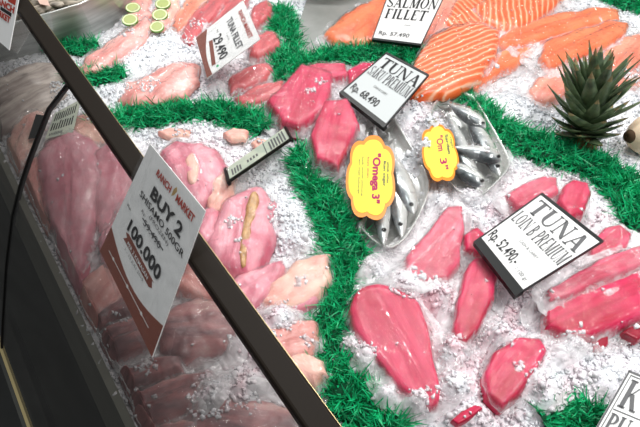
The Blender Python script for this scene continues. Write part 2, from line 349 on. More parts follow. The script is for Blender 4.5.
# ------------------------------------------------------------------ lofted flesh
def chaikin(P_, n=2, keep=False):
    P_ = np.asarray(P_, float)
    for _ in range(n):
        Q = np.roll(P_, -1, 0); P_ = np.stack([P_ * .75 + Q * .25, P_ * .25 + Q * .75], 1).reshape(-1, P_.shape[1])
    return P_
def resample(P_, n):
    Q = np.vstack([P_, P_[:1]]); s = np.r_[0, np.cumsum(np.linalg.norm(np.diff(Q, axis=0), axis=1))]
    t = np.linspace(0, s[-1], n, endpoint=False)
    return np.stack([np.interp(t, s, Q[:, k]) for k in range(Q.shape[1])], 1)
SOLIDS = []          # (verts, faces) in world space: things the loose ice lies on
def axis_frame(O):
    c = O.mean(0); U, S, Vt = np.linalg.svd(O - c); ax = Vt[0]
    if ax[0] < 0: ax = -ax
    return c, ax
def spine_points(O, c, ax):
    pr = (O - c) @ ax; pe = (O - c) @ np.array([-ax[1], ax[0]])
    hw = (pe.max() - pe.min()) / 2; lo, hi = pr.min() + hw, pr.max() - hw
    if lo > hi: lo = hi = (lo + hi) / 2
    return c + np.outer(np.clip(pr, lo, hi), ax) + np.outer(np.full(len(O), (pe.max() + pe.min()) / 2), [-ax[1], ax[0]])
GROW = 1.05
SHARP = 1.0
LUMP = 1.0
SOFT = 0
def slab(poly, z0, Hm, edge=.35, soft=2, tilt=(0, 0), nmax=84, amp=.0022, seed=0.):
    """a lump of flesh: the outline is its footprint; top domed by the edge share"""
    O = np.array([P(px, py, z0 + Hm * .55)[:2] for px, py in poly])
    c0 = O.mean(0); O = c0 + (O - c0) * GROW
    O = resample(chaikin(O, soft), nmax)
    O = O + np.array([[nz(x * 32, y * 32, seed + 2), nz(x * 32, y * 32, seed + 4)] for x, y in O]) * .0075 * (1 if GROW > 1.05 else .5)
    c, ax = axis_frame(O); S = spine_points(O, c, ax)
    rings = [(.97, 0), (1.0, .18), (1.0, .45), (1 - edge * .22, .78), (1 - edge * .6, .94), (1 - edge, 1.0)]
    s = 1 - edge
    while s > .12: s -= .16; rings.append((max(s, .06), 1.02))
    V = []
    for s, zz in rings:
        Q = S + (O - S) * s
        for q in Q:
            w_ = nz(q[0] * 30, q[1] * 30, seed) * amp * (1 if zz > .3 else 0) + nz(q[0] * 90, q[1] * 90, seed + 5) * amp * .35
            V.append((q[0], q[1], z0 + Hm * zz + w_ + tilt[0] * (q[0] - c[0]) + tilt[1] * (q[1] - c[1])))
    n = nmax; Fc = []
    for r in range(len(rings) - 1):
        for i in range(n):
            j = (i + 1) % n; Fc.append((r * n + i, r * n + j, (r + 1) * n + j, (r + 1) * n + i))
    Fc.append(tuple(range(n))[::-1]); Fc.append(tuple((len(rings) - 1) * n + i for i in range(n)))
    # orient outward
    A_ = .5 * np.sum(O[:, 0] * np.roll(O[:, 1], -1) - O[:, 1] * np.roll(O[:, 0], -1))
    if A_ < 0: Fc = [f[::-1] for f in Fc]
    return np.array(V), Fc, c, math.atan2(ax[1], ax[0]), O, S
def drape(O, S, c, z0, bv, margin, tail, seed, nr=16, nmax=110, clear=.0022, crinkle=.0016, poly=None, lift=0.):
    """thin plastic bag over what bv holds, flat seams at both ends"""
    if poly is not None:
        B = np.array([P(px, py, z0 + .006)[:2] for px, py in poly]); B = resample(chaikin(B, 1), nmax); c2, ax = axis_frame(B)
    else:
        c2, ax = axis_frame(O); pe = np.array([-ax[1], ax[0]])
        q = O - c2; a_, b_ = q @ ax, q @ pe; L, W = np.abs(a_).max(), np.abs(b_).max()
        ang = np.linspace(0, 2 * math.pi, nmax, endpoint=False)
        # superellipse-ish pouch around the outline, slightly ragged
        sup = lambda t: np.sign(t) * np.abs(t) ** .55
        B = c2 + np.outer(sup(np.cos(ang)) * (L + tail), ax) + np.outer(sup(np.sin(ang)) * (W + margin), pe)
        B += np.array([[nz(x * 25, y * 25, seed) * .008, nz(x * 25, y * 25, seed + 9) * .008] for x, y in B])
    S2 = spine_points(B, c2, ax); crum = []
    R_ = np.linspace(1, .03, nr); Q = np.array([S2 + (B - S2) * s for s in R_])
    Hf = np.zeros(Q.shape[:2])
    for i in range(nr):
        for j in range(nmax):
            x, y = Q[i, j]
            hit = bv.ray_cast(Vector((x, y, .5)), Vector((0, 0, -1))); crum.append(0. if hit[0] is not None else 1.)
            Hf[i, j] = hit[0].z + clear if hit[0] is not None else max(z0, min(ice_at(x, y), z0 + .03)) + .003 + .011 * max(0, nz(x * 38, y * 38, seed + 6) + .25) * (1 if i else .2)
    base = Hf.copy()
    for it in range(5):
        G = (np.roll(Hf, 1, 1) + np.roll(Hf, -1, 1)) * .25 + Hf * .2
        up = np.vstack([Hf[:1], Hf[:-1]]); dn = np.vstack([Hf[1:], Hf[-1:]]); Hf = np.maximum(G + .15 * (up + dn), base)
    V = []
    for i in range(nr):
        for j in range(nmax):
            x, y = Q[i, j]
            r1 = 1 - abs(nz(x * 55, y * 55, seed)) * 2.4; r2 = 1 - abs(nz(x * 120 + 7, y * 120, seed + 3)) * 2.4
            V.append((x, y, Hf[i, j] + lift + crinkle * (max(r1, 0) ** 3) * 1.5 + crinkle * .9 * max(r2, 0) ** 2))
    Fc = []
    for r in range(nr - 1):
        for i in range(nmax):
            j = (i + 1) % nmax; Fc.append((r * nmax + i, r * nmax + j, (r + 1) * nmax + j, (r + 1) * nmax + i))
    Fc.append(tuple((nr - 1) * nmax + i for i in range(nmax)))
    global CRUM; CRUM = crum
    return np.array(V), Fc
def crumple(o):
    a = o.data.attributes.new('crumple', 'FLOAT', 'POINT'); a.data.foreach_set('value', CRUM); return o
def inside(V):
    o_ = (V[:, 0] - RA[0]) * N[0] + (V[:, 1] - RA[1]) * N[1]; ex = np.maximum(o_ - (.146 - .62 * np.maximum(V[:, 2], 0)), 0) * .96
    V = V.copy(); V[:, 0] -= N[0] * ex; V[:, 1] -= N[1] * ex; return V
def packed(name, label, cat, poly, z0, Hm, m, group=None, bag=True, edge=.35, tilt=(0, 0), margin=.016, tail=.034, bagpoly=None, film='film', soft=None, extra=None, part='flesh', crinkle=.0028, amp=.003):
    soft = SOFT if soft is None else soft
    seed = random.random() * 40; edge = edge * SHARP; amp = amp * (.6 if SHARP < 1 else LUMP)
    V, Fc, c, rz, O, S = slab(poly, z0, Hm, edge, soft, tilt, seed=seed, amp=amp); V = inside(V)
    loc = (c[0], c[1], z0)
    SOLIDS.append((V, Fc))
    if not bag:
        o = mesh_obj(name, local(V, loc, rz), Fc, m); o.location = loc; o.rotation_euler = (0, 0, rz)
        tag(o, label, cat, group); return o
    root = empty(name, loc, rz); tag(root, label, cat, group)
    mesh_obj(part, local(V, loc, rz), Fc, m, root)
    allV = [list(v) for v in V]; allF = list(Fc)
    if extra:
        for (pn, pp, pz, ph, pm) in extra:
            v2, f2, *_ = slab(pp, pz, ph, .5, 2, tilt, nmax=40, seed=seed + 1, amp=.001)
            mesh_obj(pn, local(v2, loc, rz), f2, pm, root); k = len(allV); allV += [list(v) for v in v2]; allF += [tuple(i + k for i in f) for f in f2]
    bv = BVHTree.FromPolygons([tuple(v) for v in allV], allF)
    v3, f3 = drape(O, S, c, z0, bv, margin, tail, seed, poly=bagpoly, crinkle=crinkle)
    v3 = inside(v3); crumple(mesh_obj('plastic_bag', local(v3, loc, rz), f3, M[film], root))
    return root

# ---- right bin: tuna loins
SHARP = .55
GT = 'bagged tuna loins in the right bin'
T = 'packed_tuna_loin'
packed(T, 'biggest tuna loin at the bottom, with a rounded end and ice against its left side', 'tuna loin',
       [(350, 306), (362, 293), (382, 290), (402, 297), (420, 312), (428, 335), (432, 365), (440, 400), (428, 412), (408, 398), (388, 380), (362, 345), (350, 325)], .004, .034, M['tuna_pale'], GT, edge=.22, tilt=(0, .05), soft=1, tail=.008, margin=.008)
packed(T, 'pink tuna loin cut to a point, directly below the left fish pack', 'tuna loin',
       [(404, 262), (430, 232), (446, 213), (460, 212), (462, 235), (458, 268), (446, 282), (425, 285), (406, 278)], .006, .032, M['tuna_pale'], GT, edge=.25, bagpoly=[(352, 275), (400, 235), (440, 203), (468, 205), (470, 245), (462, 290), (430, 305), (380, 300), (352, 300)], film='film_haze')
packed(T, 'narrow upright tuna loin left of the large white price sign', 'tuna loin',
       [(462, 278), (474, 264), (490, 262), (497, 276), (492, 302), (480, 328), (466, 346), (454, 344), (452, 326), (457, 300)], .008, .032, M['tuna'], GT, edge=.3, tail=.012)
packed(T, 'bright red tuna loin nearest the bottom, half under crushed ice', 'tuna loin',
       [(484, 375), (492, 355), (515, 342), (538, 342), (545, 355), (532, 378), (515, 402), (500, 410), (486, 398)], .004, .030, M['tuna'], GT, edge=.35, bagpoly=[(476, 380), (488, 345), (540, 332), (584, 352), (578, 368), (545, 382), (520, 415), (490, 418)])
packed(T, 'long deep pink tuna loin at the right edge, lowest beside the big sign', 'tuna loin',
       [(544, 312), (552, 302), (580, 292), (615, 281), (650, 268), (660, 290), (655, 318), (620, 328), (590, 340), (562, 338), (546, 330)], .004, .034, M['tuna'], GT, edge=.35, tail=.012)
packed(T, 'flat light tuna loin lying just under the right corner of the big sign', 'tuna loin',
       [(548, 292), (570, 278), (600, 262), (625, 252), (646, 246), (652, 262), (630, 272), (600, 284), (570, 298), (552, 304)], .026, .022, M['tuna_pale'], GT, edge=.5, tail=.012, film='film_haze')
packed(T, 'small tuna loin piece poking out past the right corner of the big sign', 'tuna loin',
       [(588, 245), (600, 232), (618, 229), (630, 238), (626, 252), (606, 260), (590, 262)], .010, .026, M['tuna'], GT, edge=.4, tail=.012, film='film_haze')
packed(T, 'stubby tuna loin end behind the big sign, nearest the grass', 'tuna loin',
       [(556, 205), (562, 190), (572, 184), (586, 187), (589, 200), (582, 218), (566, 222)], .014, .034, M['tuna_pale'], GT, edge=.5, tail=.01)
packed(T, 'tuna loin end behind the top corner of the big sign', 'tuna loin',
       [(504, 198), (520, 188), (540, 181), (554, 182), (556, 196), (540, 208), (515, 212)], .010, .028, M['tuna_pale'], GT, edge=.5, tail=.01, film='film_haze')
packed(T, 'small tuna loin hidden between the right fish pack and the big sign', 'tuna loin',
       [(462, 238), (476, 230), (486, 240), (490, 252), (478, 258), (464, 252)], .012, .022, M['tuna'], GT, edge=.5, tail=.006, margin=.006)
packed('tuna_trimming', 'dark red tuna trimming half sunk in ice under the lowest right loin', 'tuna piece',
       [(590, 344), (598, 337), (607, 338), (608, 347), (600, 353), (592, 352)], .012, .014, M['tuna_dark'], bag=False, edge=.6)
packed('tuna_trimming', 'dark red tuna strip at the right edge below the longest loin', 'tuna piece',
       [(622, 334), (640, 322), (655, 318), (655, 334), (636, 342)], .010, .016, M['tuna_dark'], bag=False, edge=.6)
packed('tuna_trimming', 'thin red tuna sliver in the ice left of the lone grass tuft', 'tuna piece',
       [(452, 422), (462, 412), (474, 407), (480, 411), (470, 419), (458, 427)], .030, .012, M['tuna'], bag=False, edge=.6)
# ---- middle bin: saku blocks
GS = 'tuna blocks beside the price sign'
packed('packed_tuna_block', 'thick pink tuna block at far left of its pair, behind the grey green tag', 'tuna block',
       [(268, 106), (302, 70), (332, 80), (327, 112), (299, 132), (283, 127)], .006, .036, M['tuna_pale'], GS, edge=.25, tail=.006, margin=.012)
packed('packed_tuna_block', 'pink tuna block just left of the omega label pack', 'tuna block',
       [(324, 108), (347, 104), (359, 129), (338, 172), (316, 163), (310, 140)], .010, .036, M['tuna_pale'], GS, edge=.25, tail=.010, margin=.012)
packed('packed_tuna_block', 'thin pink tuna block lying against the corner of the grass', 'tuna block',
       [(303, 72), (320, 67), (345, 68), (347, 78), (330, 84), (310, 82)], .004, .030, M['tuna_pale'], GS, edge=.35, tail=.006, margin=.006)
packed('packed_tuna_block', 'small bright tuna block half hidden behind the tuna price sign top', 'tuna block',
       [(348, 74), (362, 66), (378, 66), (382, 74), (366, 84), (350, 88)], .006, .024, M['tuna'], GS, edge=.4, tail=.008, margin=.006)

SHARP = 1.0
# ---- salmon
GROW = 1.18
G2 = 'bagged salmon fillets at the back'
Sx = 'packed_salmon_fillet'
packed(Sx, 'plain orange salmon fillet left of the salmon price sign', 'salmon fillet',
       [(330, 34), (342, 20), (362, 8), (385, 0), (396, -2), (396, 20), (380, 40), (360, 44), (338, 41)], .002, .026, M['salmon_plain'], G2, edge=.4, tail=.01, margin=.008)
packed(Sx, 'striped salmon fillet with a pale tip overlapping the tuna sign', 'salmon fillet',
       [(408, 86), (420, 62), (432, 42), (452, 32), (478, 30), (494, 36), (490, 58), (476, 78), (452, 90), (425, 92)], .020, .026, M['salmon_s'], G2, edge=.3, tail=.012, margin=.008, bagpoly=[(398, 92), (424, 40), (450, 24), (500, 26), (506, 50), (480, 88), (440, 100), (410, 98)],
       extra=[('fat_tip', [(404, 88), (408, 80), (420, 84), (424, 92), (410, 94)], .028, .016, M['fat'])])
packed(Sx, 'large salmon fillet with straight pale fat lines at the top edge', 'salmon fillet',
       [(480, 8), (500, -8), (530, -14), (562, -12), (556, 2), (540, 16), (520, 27), (504, 28), (488, 20)], .020, .026, M['salmon'], G2, edge=.35, tail=.01, margin=.008)
packed(Sx, 'salmon fillet with curved fat lines right of the salmon sign', 'salmon fillet',
       [(446, 22), (456, 4), (470, -8), (486, -8), (490, 8), (492, 26), (474, 31), (456, 30)], .006, .028, M['salmon'], G2, edge=.4, tail=.012, margin=.008)
packed(Sx, 'pale pinkish salmon fillet standing directly beside the salmon sign', 'salmon fillet',
       [(424, 36), (432, 16), (440, -6), (456, -10), (462, 4), (450, 24), (436, 40), (428, 44)], .004, .024, M['salmon_red'], G2, edge=.5, tail=.008, margin=.006, film='film_haze')
packed(Sx, 'long flat salmon fillet under the fat lined one, pointing right', 'salmon fillet',
       [(506, 40), (520, 28), (550, 18), (585, 12), (608, 14), (610, 22), (585, 28), (560, 36), (530, 44), (510, 46)], .018, .022, M['salmon_plain'], G2, edge=.5, tail=.014)
packed(Sx, 'long salmon fillet directly behind the pineapple crown', 'salmon fillet',
       [(546, 56), (552, 42), (575, 34), (605, 26), (622, 27), (620, 38), (598, 50), (572, 60), (552, 66)], .022, .022, M['salmon_plain'], G2, edge=.45, tail=.016, margin=.012)
packed(Sx, 'dark orange salmon fillet left of the pineapple, pointing down left', 'salmon fillet',
       [(470, 84), (484, 66), (505, 52), (526, 46), (532, 54), (516, 66), (496, 76), (478, 88)], .006, .022, M['salmon_plain'], G2, edge=.5, bagpoly=[(462, 92), (480, 52), (520, 40), (552, 50), (548, 78), (520, 98), (485, 104)])
packed(Sx, 'reddish salmon fillet at the right edge behind the pineapple', 'salmon fillet',
       [(604, 56), (616, 42), (650, 36), (656, 52), (640, 66), (620, 76), (606, 70)], .012, .024, M['salmon_red'], G2, edge=.5, tail=.012)
packed(Sx, 'pinkish salmon belly strip lying lowest, right of the pineapple leaves', 'salmon fillet',
       [(590, 94), (600, 80), (625, 72), (655, 66), (656, 78), (632, 88), (606, 100)], .006, .020, M['salmon_red'], G2, edge=.5, tail=.01, film='film_haze')
packed(Sx, 'pale salmon belly piece in a cloudy bag left of the pineapple leaves', 'salmon fillet',
       [(532, 92), (540, 78), (560, 70), (572, 78), (566, 92), (548, 102), (536, 100)], .006, .022, M['salmon_red'], G2, edge=.5, tail=.012, film='film_haze')

# ---- upper left bin
LUMP = 2.2
G3 = 'bagged fillets in the upper left bin'
packed('packed_pink_fillet', 'long pink fillet bag beside the far grass, running up to the lime slices', 'fillet',
       [(84, 66), (92, 56), (110, 44), (128, 32), (142, 24), (148, 30), (140, 42), (122, 56), (104, 68), (90, 72)], .004, .022, M['pink'], G3, edge=.5, bagpoly=[(74, 68), (96, 44), (122, 18), (150, 14), (156, 30), (138, 52), (110, 72), (84, 78)])
packed('packed_pink_fillet', 'pink fillet bag lying just above the long grass strip, left of the white sign', 'fillet',
       [(124, 98), (130, 84), (150, 78), (160, 70), (180, 64), (195, 68), (194, 82), (180, 96), (155, 102), (134, 103)], .004, .022, M['pink'], G3, edge=.5, bagpoly=[(116, 100), (122, 80), (155, 62), (198, 56), (202, 74), (190, 98), (150, 106), (122, 106)])
packed('packed_lime_fillet', 'bagged fish slice with lime, nearer the steel partition', 'fillet',
       [(130, 16), (132, 2), (142, -6), (150, 2), (148, 16), (138, 22)], .006, .020, M['pink'], 'bags topped with lime slices', edge=.5, bagpoly=[(116, 20), (122, -4), (146, -16), (156, 0), (152, 20), (134, 30)])
packed('packed_lime_fillet', 'bagged fish slice with lime, nearer the red tuna strips', 'fillet',
       [(152, 26), (156, 10), (166, -4), (178, -4), (176, 12), (164, 26)], .006, .020, M['peach'], 'bags topped with lime slices', edge=.5, bagpoly=[(144, 30), (152, 0), (170, -16), (186, -8), (180, 16), (162, 34)])
LUMP = 1.0
GL = 'long tuna strips at the top left'
packed('packed_tuna_strip', 'pale red bagged tuna strip, leftmost of the three at the top', 'tuna strip',
       [(174, 24), (182, 10), (194, -8), (208, -10), (206, 2), (194, 18), (182, 30)], .004, .020, M['salmon_red'], GL, edge=.5, tail=.008, margin=.004)
packed('packed_tuna_strip', 'long dark red bagged tuna strip in the middle of the three at the top', 'tuna strip',
       [(184, 36), (192, 20), (210, 2), (228, -16), (238, -12), (228, 4), (210, 22), (194, 40)], .006, .022, M['tuna_dull'], GL, edge=.45, tail=.008, margin=.004)
packed('packed_tuna_strip', 'dark red bagged tuna strip that disappears behind the white hanging sign', 'tuna strip',
       [(204, 38), (214, 22), (228, 6), (240, -8), (246, 2), (236, 16), (222, 32), (210, 44)], .004, .020, M['tuna_dull'], GL, edge=.45, tail=.008, margin=.004)
GR = 'short tuna packs right of the white hanging sign'
packed('packed_tuna_strip', 'short tuna pack at the top, right of the white sign and far from the viewer', 'tuna strip',
       [(248, 22), (254, 10), (266, 4), (272, 8), (268, 18), (256, 28), (250, 28)], .006, .024, M['tuna_dull'], GR, edge=.5, tail=.012, margin=.006)
packed('packed_tuna_strip', 'short tuna pack touching the right corner of the white sign', 'tuna strip',
       [(250, 48), (254, 40), (266, 35), (277, 37), (278, 46), (270, 54), (258, 58), (250, 56)], .006, .026, M['tuna_dull'], GR, edge=.5, tail=.010, margin=.006)
packed('packed_tuna_strip', 'plump tuna pack just below the white sign right corner', 'tuna strip',
       [(231, 84), (234, 76), (248, 70), (264, 66), (270, 72), (264, 80), (246, 88), (234, 91)], .006, .024, M['tuna_dull'], GR, edge=.5, tail=.012, margin=.006)
packed('packed_tuna_strip', 'tuna pack lying right above the end of the long grass strip', 'tuna strip',
       [(238, 100), (250, 92), (268, 85), (282, 84), (281, 92), (266, 100), (248, 107)], .004, .020, M['tuna_dull'], GR, edge=.5, tail=.010, margin=.006)

# ---- lower left bin, beside the rail
GROW = 1.2; LUMP = 2.0
G4 = 'pink fish fillets in the lower left bin'
FN = 'packed_fish_fillet'
packed(FN, 'pink fillet with a tan patch peeking out right of the hanging buy two sign', 'fillet',
       [(164, 158), (176, 146), (198, 148), (216, 156), (224, 172), (212, 190), (196, 204), (182, 190), (170, 176)], .004, .030, M['pinkgrey'], G4, edge=.4, bagpoly=[(156, 150), (180, 138), (214, 142), (232, 166), (222, 192), (198, 216), (176, 190)],
       extra=[('tan_patch', [(186, 160), (194, 154), (200, 162), (198, 178), (190, 184), (185, 172)], .026, .011, M['peach'])])
packed(FN, 'orange brown fillet edge between the hanging sign and the grey green tag', 'fillet',
       [(208, 196), (216, 182), (228, 172), (234, 180), (232, 196), (222, 210), (210, 216)], .004, .026, M['peach'], G4, edge=.5, tail=.006)
packed(FN, 'large fillet with a golden skin stripe, in a shiny bag in the open ice', 'fillet',
       [(214, 238), (224, 212), (240, 198), (260, 196), (271, 210), (270, 232), (266, 254), (250, 272), (232, 270), (218, 258)], .004, .032, M['pinkgrey'], G4, edge=.4, bagpoly=[(204, 236), (222, 200), (250, 184), (276, 194), (280, 225), (270, 262), (240, 284), (212, 264)],
       extra=[('golden_skin_stripe', [(248, 200), (256, 198), (258, 206), (252, 226), (246, 246), (248, 262), (242, 264), (240, 248), (244, 224)], .030, .010, M['skin'])])
packed(FN, 'rose fillet lying below the golden striped one, close to the rail', 'fillet',
       [(232, 288), (244, 278), (262, 272), (280, 266), (282, 274), (272, 292), (256, 310), (246, 310), (236, 300)], .004, .030, M['pinkgrey'], G4, edge=.4, tail=.008)
packed(FN, 'peach fillet touching the lower grass strip', 'fillet',
       [(266, 302), (276, 286), (292, 268), (310, 260), (326, 262), (326, 284), (316, 300), (296, 308), (276, 310)], .004, .028, M['peach'], G4, edge=.4, tail=.008, extra=[('rose_flesh_side', [(280, 306), (296, 294), (314, 292), (320, 302), (308, 312), (290, 312)], .006, .024, M['pinkgrey'])])
packed(FN, 'whitish pink fillet half buried in ice above the lower rail', 'fillet',
       [(262, 346), (272, 330), (292, 322), (312, 326), (316, 342), (308, 356), (288, 362), (270, 358)], .004, .036, M['pink'], G4, edge=.5, tail=.006)
packed(FN, 'small peach fillet end wedged between the lower rail and the grass', 'fillet',
       [(284, 370), (292, 358), (308, 356), (322, 362), (326, 376), (314, 388), (298, 384)], .006, .032, M['peach'], G4, edge=.5, tail=.006)
packed(FN, 'thin pink fillet left of the large skin striped one, tucked against the rail', 'fillet',
       [(196, 228), (206, 214), (216, 210), (218, 226), (214, 244), (206, 246)], .004, .026, M['pinkgrey'], G4, edge=.5, tail=.006)
GROW = 1.0
# bits of peach flesh along the grass
for lab, pp in (('peach fish scrap in the ice under the left part of the long grass strip', [(158, 134), (172, 128), (192, 130), (190, 138), (170, 140)]),
                ('peach fish scrap in the ice under the right part of the long grass strip', [(222, 134), (234, 129), (248, 132), (246, 140), (230, 141)]),
                ('reddish fish scrap beside the right end of the grey green tag', [(250, 143), (258, 137), (268, 140), (264, 148), (254, 150)])):
    packed('fish_scrap', lab, 'fish piece', pp, .010, .014, M['peach'], bag=False, edge=.6)
# behind the glass
GROW = 1.2
GG = 'fillets seen through the glass'
packed(FN, 'large rose fillet in a clear bag left of the hanging sign, seen through glass', 'fillet',
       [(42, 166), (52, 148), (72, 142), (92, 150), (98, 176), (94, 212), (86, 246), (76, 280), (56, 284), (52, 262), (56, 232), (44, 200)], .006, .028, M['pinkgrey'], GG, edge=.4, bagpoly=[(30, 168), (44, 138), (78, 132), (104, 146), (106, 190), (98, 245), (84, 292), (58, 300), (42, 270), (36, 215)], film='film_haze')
packed(FN, 'rose fillet under the rail beside the hanging sign top, behind glass', 'fillet',
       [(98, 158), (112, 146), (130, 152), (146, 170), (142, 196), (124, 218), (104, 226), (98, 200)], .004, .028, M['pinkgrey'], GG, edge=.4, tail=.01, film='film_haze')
packed(FN, 'rose fillet mostly hidden by the hanging sign upper half', 'fillet',
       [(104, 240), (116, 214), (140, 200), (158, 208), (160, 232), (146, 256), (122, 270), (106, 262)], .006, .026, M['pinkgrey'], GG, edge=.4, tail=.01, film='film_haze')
packed(FN, 'pale fillet under the bottom tip of the big glass side bag', 'fillet',
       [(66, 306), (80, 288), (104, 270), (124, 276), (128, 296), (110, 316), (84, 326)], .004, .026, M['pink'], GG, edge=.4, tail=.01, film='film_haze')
packed(FN, 'pinkish brown fillet lying just left of the hanging sign lower tip', 'fillet',
       [(82, 348), (100, 336), (130, 320), (158, 318), (166, 330), (148, 346), (118, 360), (92, 364)], .004, .028, M['mauve_shaded'], GG, edge=.45, tail=.01, film='film_haze')
packed(FN, 'grey pink fillet right of the hanging sign lower tip, behind glass', 'fillet',
       [(160, 336), (176, 312), (200, 300), (226, 312), (238, 330), (222, 350), (192, 358), (168, 356)], .004, .032, M['mauve_shaded'], GG, edge=.45, tail=.008, film='film_haze')
packed(FN, 'rose fillet under the rail right of the hanging sign, behind glass', 'fillet',
       [(178, 288), (188, 268), (200, 262), (216, 280), (230, 298), (222, 306), (200, 300)], .004, .028, M['pink'], GG, edge=.45, tail=.008, film='film_haze')
packed(FN, 'long shadowed fillet crossing the very bottom behind the glass', 'fillet',
       [(108, 408), (140, 394), (180, 378), (205, 376), (212, 392), (190, 410), (150, 426), (118, 430)], .004, .028, M['mauve_shaded'], GG, edge=.45, tail=.01, film='film_haze')
packed(FN, 'fillet in the middle bottom behind glass with loose ice over its side', 'fillet',
       [(102, 388), (118, 374), (150, 362), (176, 362), (178, 374), (150, 384), (124, 398), (106, 402)], .006, .028, M['mauve_shaded'], GG, edge=.45, tail=.01, film='film_haze')
packed(FN, 'fillet covered by crushed ice left of the lower rail, behind glass', 'fillet',
       [(196, 410), (214, 396), (250, 400), (284, 410), (300, 430), (280, 450), (220, 450), (190, 436)], .002, .026, M['mauve_shaded'], GG, edge=.45, tail=.008, film='film_haze')
packed(FN, 'rose fillet at the bottom left corner of the tray, behind glass', 'fillet',
       [(96, 440), (112, 428), (150, 428), (190, 420), (196, 450), (150, 470), (108, 470)], .002, .026, M['mauve_shaded'], GG, edge=.45, tail=.008, film='film_haze')
packed(FN, 'slim fillet between the sign tip and the bed edge, behind glass', 'fillet',
       [(96, 318), (112, 306), (138, 296), (150, 302), (140, 314), (116, 326), (100, 328)], .006, .022, M['mauve_shaded'], GG, edge=.45, tail=.008, film='film_haze')
packed(FN, 'small rose fillet below the dark tag behind glass, left of the big bag', 'fillet',
       [(20, 196), (28, 168), (40, 162), (42, 196), (44, 224), (34, 230), (24, 220)], .004, .022, M['pink'], GG, edge=.45, tail=.006)
packed(FN, 'pale fillet right under the pale green tag, behind glass', 'fillet',
       [(66, 138), (80, 118), (100, 112), (116, 130), (104, 142), (84, 142)], .004, .020, M['peach'], GG, edge=.45, tail=.008)
GF = 'grey fish behind the far glass pane'
packed('whole_grey_fish', 'brownish grey fish nearest the steel partition, behind the far glass pane', 'fish',
       [(-14, 92), (6, 78), (34, 66), (58, 66), (62, 76), (44, 88), (16, 98), (-8, 104)], .004, .030, M['greyfish'], GF, bag=False, edge=.7)
packed('whole_grey_fish', 'tan grey fish beside the first one, behind the far glass pane', 'fish',
       [(-10, 122), (4, 104), (30, 94), (54, 86), (60, 96), (42, 110), (14, 126), (-4, 132)], .004, .028, M['greyfish'], GF, bag=False, edge=.7)
packed(FN, 'pale pink fillet left of the dark seam, above the black tag', 'fillet',
       [(6, 150), (14, 126), (34, 114), (44, 120), (34, 142), (20, 166), (8, 168)], .004, .022, M['peach'], GF, edge=.5, tail=.008, film='film_haze')

# ---- mackerel
LUMP = 1.0
GROW = 1.03
def fish(head, tail, z, wid, hgt, label, group, flip=1, bend=0.0):
    wid *= 1.22; a = P(*head, z); b = P(*tail, z); L = np.linalg.norm(b - a); rz = math.atan2(b[1] - a[1], b[0] - a[0])
    prof = [(0, .03), (.03, .26), (.10, .62), (.2, .88), (.33, 1), (.5, .93), (.66, .68), (.8, .36), (.9, .15), (.95, .10)]
    V = []; n = 16
    for s, r in prof:
        for k in range(n):
            an = 2 * math.pi * k / n
            V.append((s * L, flip * (math.cos(an) * wid / 2 * r) + bend * math.sin(s * math.pi), math.sin(an) * hgt / 2 * min(r * 1.1, 1)))
    Fc = []
    for i in range(len(prof) - 1):
        for k in range(n):
            j = (k + 1) % n; Fc.append((i * n + k, i * n + j, (i + 1) * n + j, (i + 1) * n + k))
    Fc.append(tuple(range(n))); Fc.append(tuple((len(prof) - 1) * n + k for k in range(n))[::-1])
    if flip > 0: Fc = [f[::-1] for f in Fc]
    o = mesh_obj('mackerel', V, Fc, M['fish']); o.location = a; o.rotation_euler = (0, 0, rz); tag(o, label, 'fish', group)
    tl = []
    for zz in (-.0006, .0006):
        tl += [(L * .93, -.002, zz), (L * 1.04, -wid * .48, zz), (L * .99, 0, zz), (L * 1.04, wid * .48, zz), (L * .93, .002, zz)]
    mesh_obj('tail_fin', tl, [(4, 3, 2, 1, 0), (5, 6, 7, 8, 9)] + [(i, (i + 1) % 5, 5 + (i + 1) % 5, 5 + i) for i in range(5)], M['fin'], o, False)
    ev = []; ef = []
    for i in range(5):
        for k in range(10):
            an = 2 * math.pi * k / 10; rr = .0042 * math.sin(math.pi * (i + .5) / 5); ev.append((L * .085 + rr * math.cos(an), rr * math.sin(an) + flip * .001, hgt * .30 + .0025 * math.cos(math.pi * (i + .5) / 5)))
    for i in range(4):
        for k in range(10): j = (k + 1) % 10; ef.append((i * 10 + k, i * 10 + j, (i + 1) * 10 + j, (i + 1) * 10 + k))
    ef.append(tuple(range(10))); mesh_obj('eye', ev, ef, M['eye'], o)
    # gill line
    gv = []
    for k in range(7):
        an = -.9 + 1.8 * k / 6
        for dx in (0, .0012): gv.append((L * (.19 + .02 * math.cos(an)) + dx, math.sin(an) * wid * .36, hgt * .5 * .9 * math.cos(an * .8) + .0006))
    mesh_obj('gill_slit', gv, [(2 * k, 2 * k + 1, 2 * k + 3, 2 * k + 2) for k in range(6)], M['fin'], o, False)
    cs, sn = math.cos(rz), math.sin(rz)
    W = np.array(V); W = np.stack([W[:, 0] * cs - W[:, 1] * sn + a[0], W[:, 0] * sn + W[:, 1] * cs + a[1], W[:, 2] + a[2]], 1)
    SOLIDS.append((W, Fc)); return W, Fc
GM1, GM2 = 'mackerels in the left fish pack', 'mackerels in the right fish pack'
f1 = [fish((360, 232), (368, 128), .020, .026, .024, 'mackerel along the left edge of the omega label pack', GM1, 1),
      fish((384, 246), (374, 118), .030, .028, .026, 'mackerel under the yellow omega label, tail pointing to the tuna sign', GM1, -1),
      fish((402, 238), (388, 128), .024, .028, .026, 'mackerel just right of the omega label, head down', GM1, 1),
      fish((414, 214), (386, 142), .030, .034, .026, 'fat silver mackerel on top at the right side of the left pack', GM1, 1, .003),
      fish((352, 205), (362, 140), .026, .022, .022, 'small dark mackerel left of the omega label', GM1, -1)]
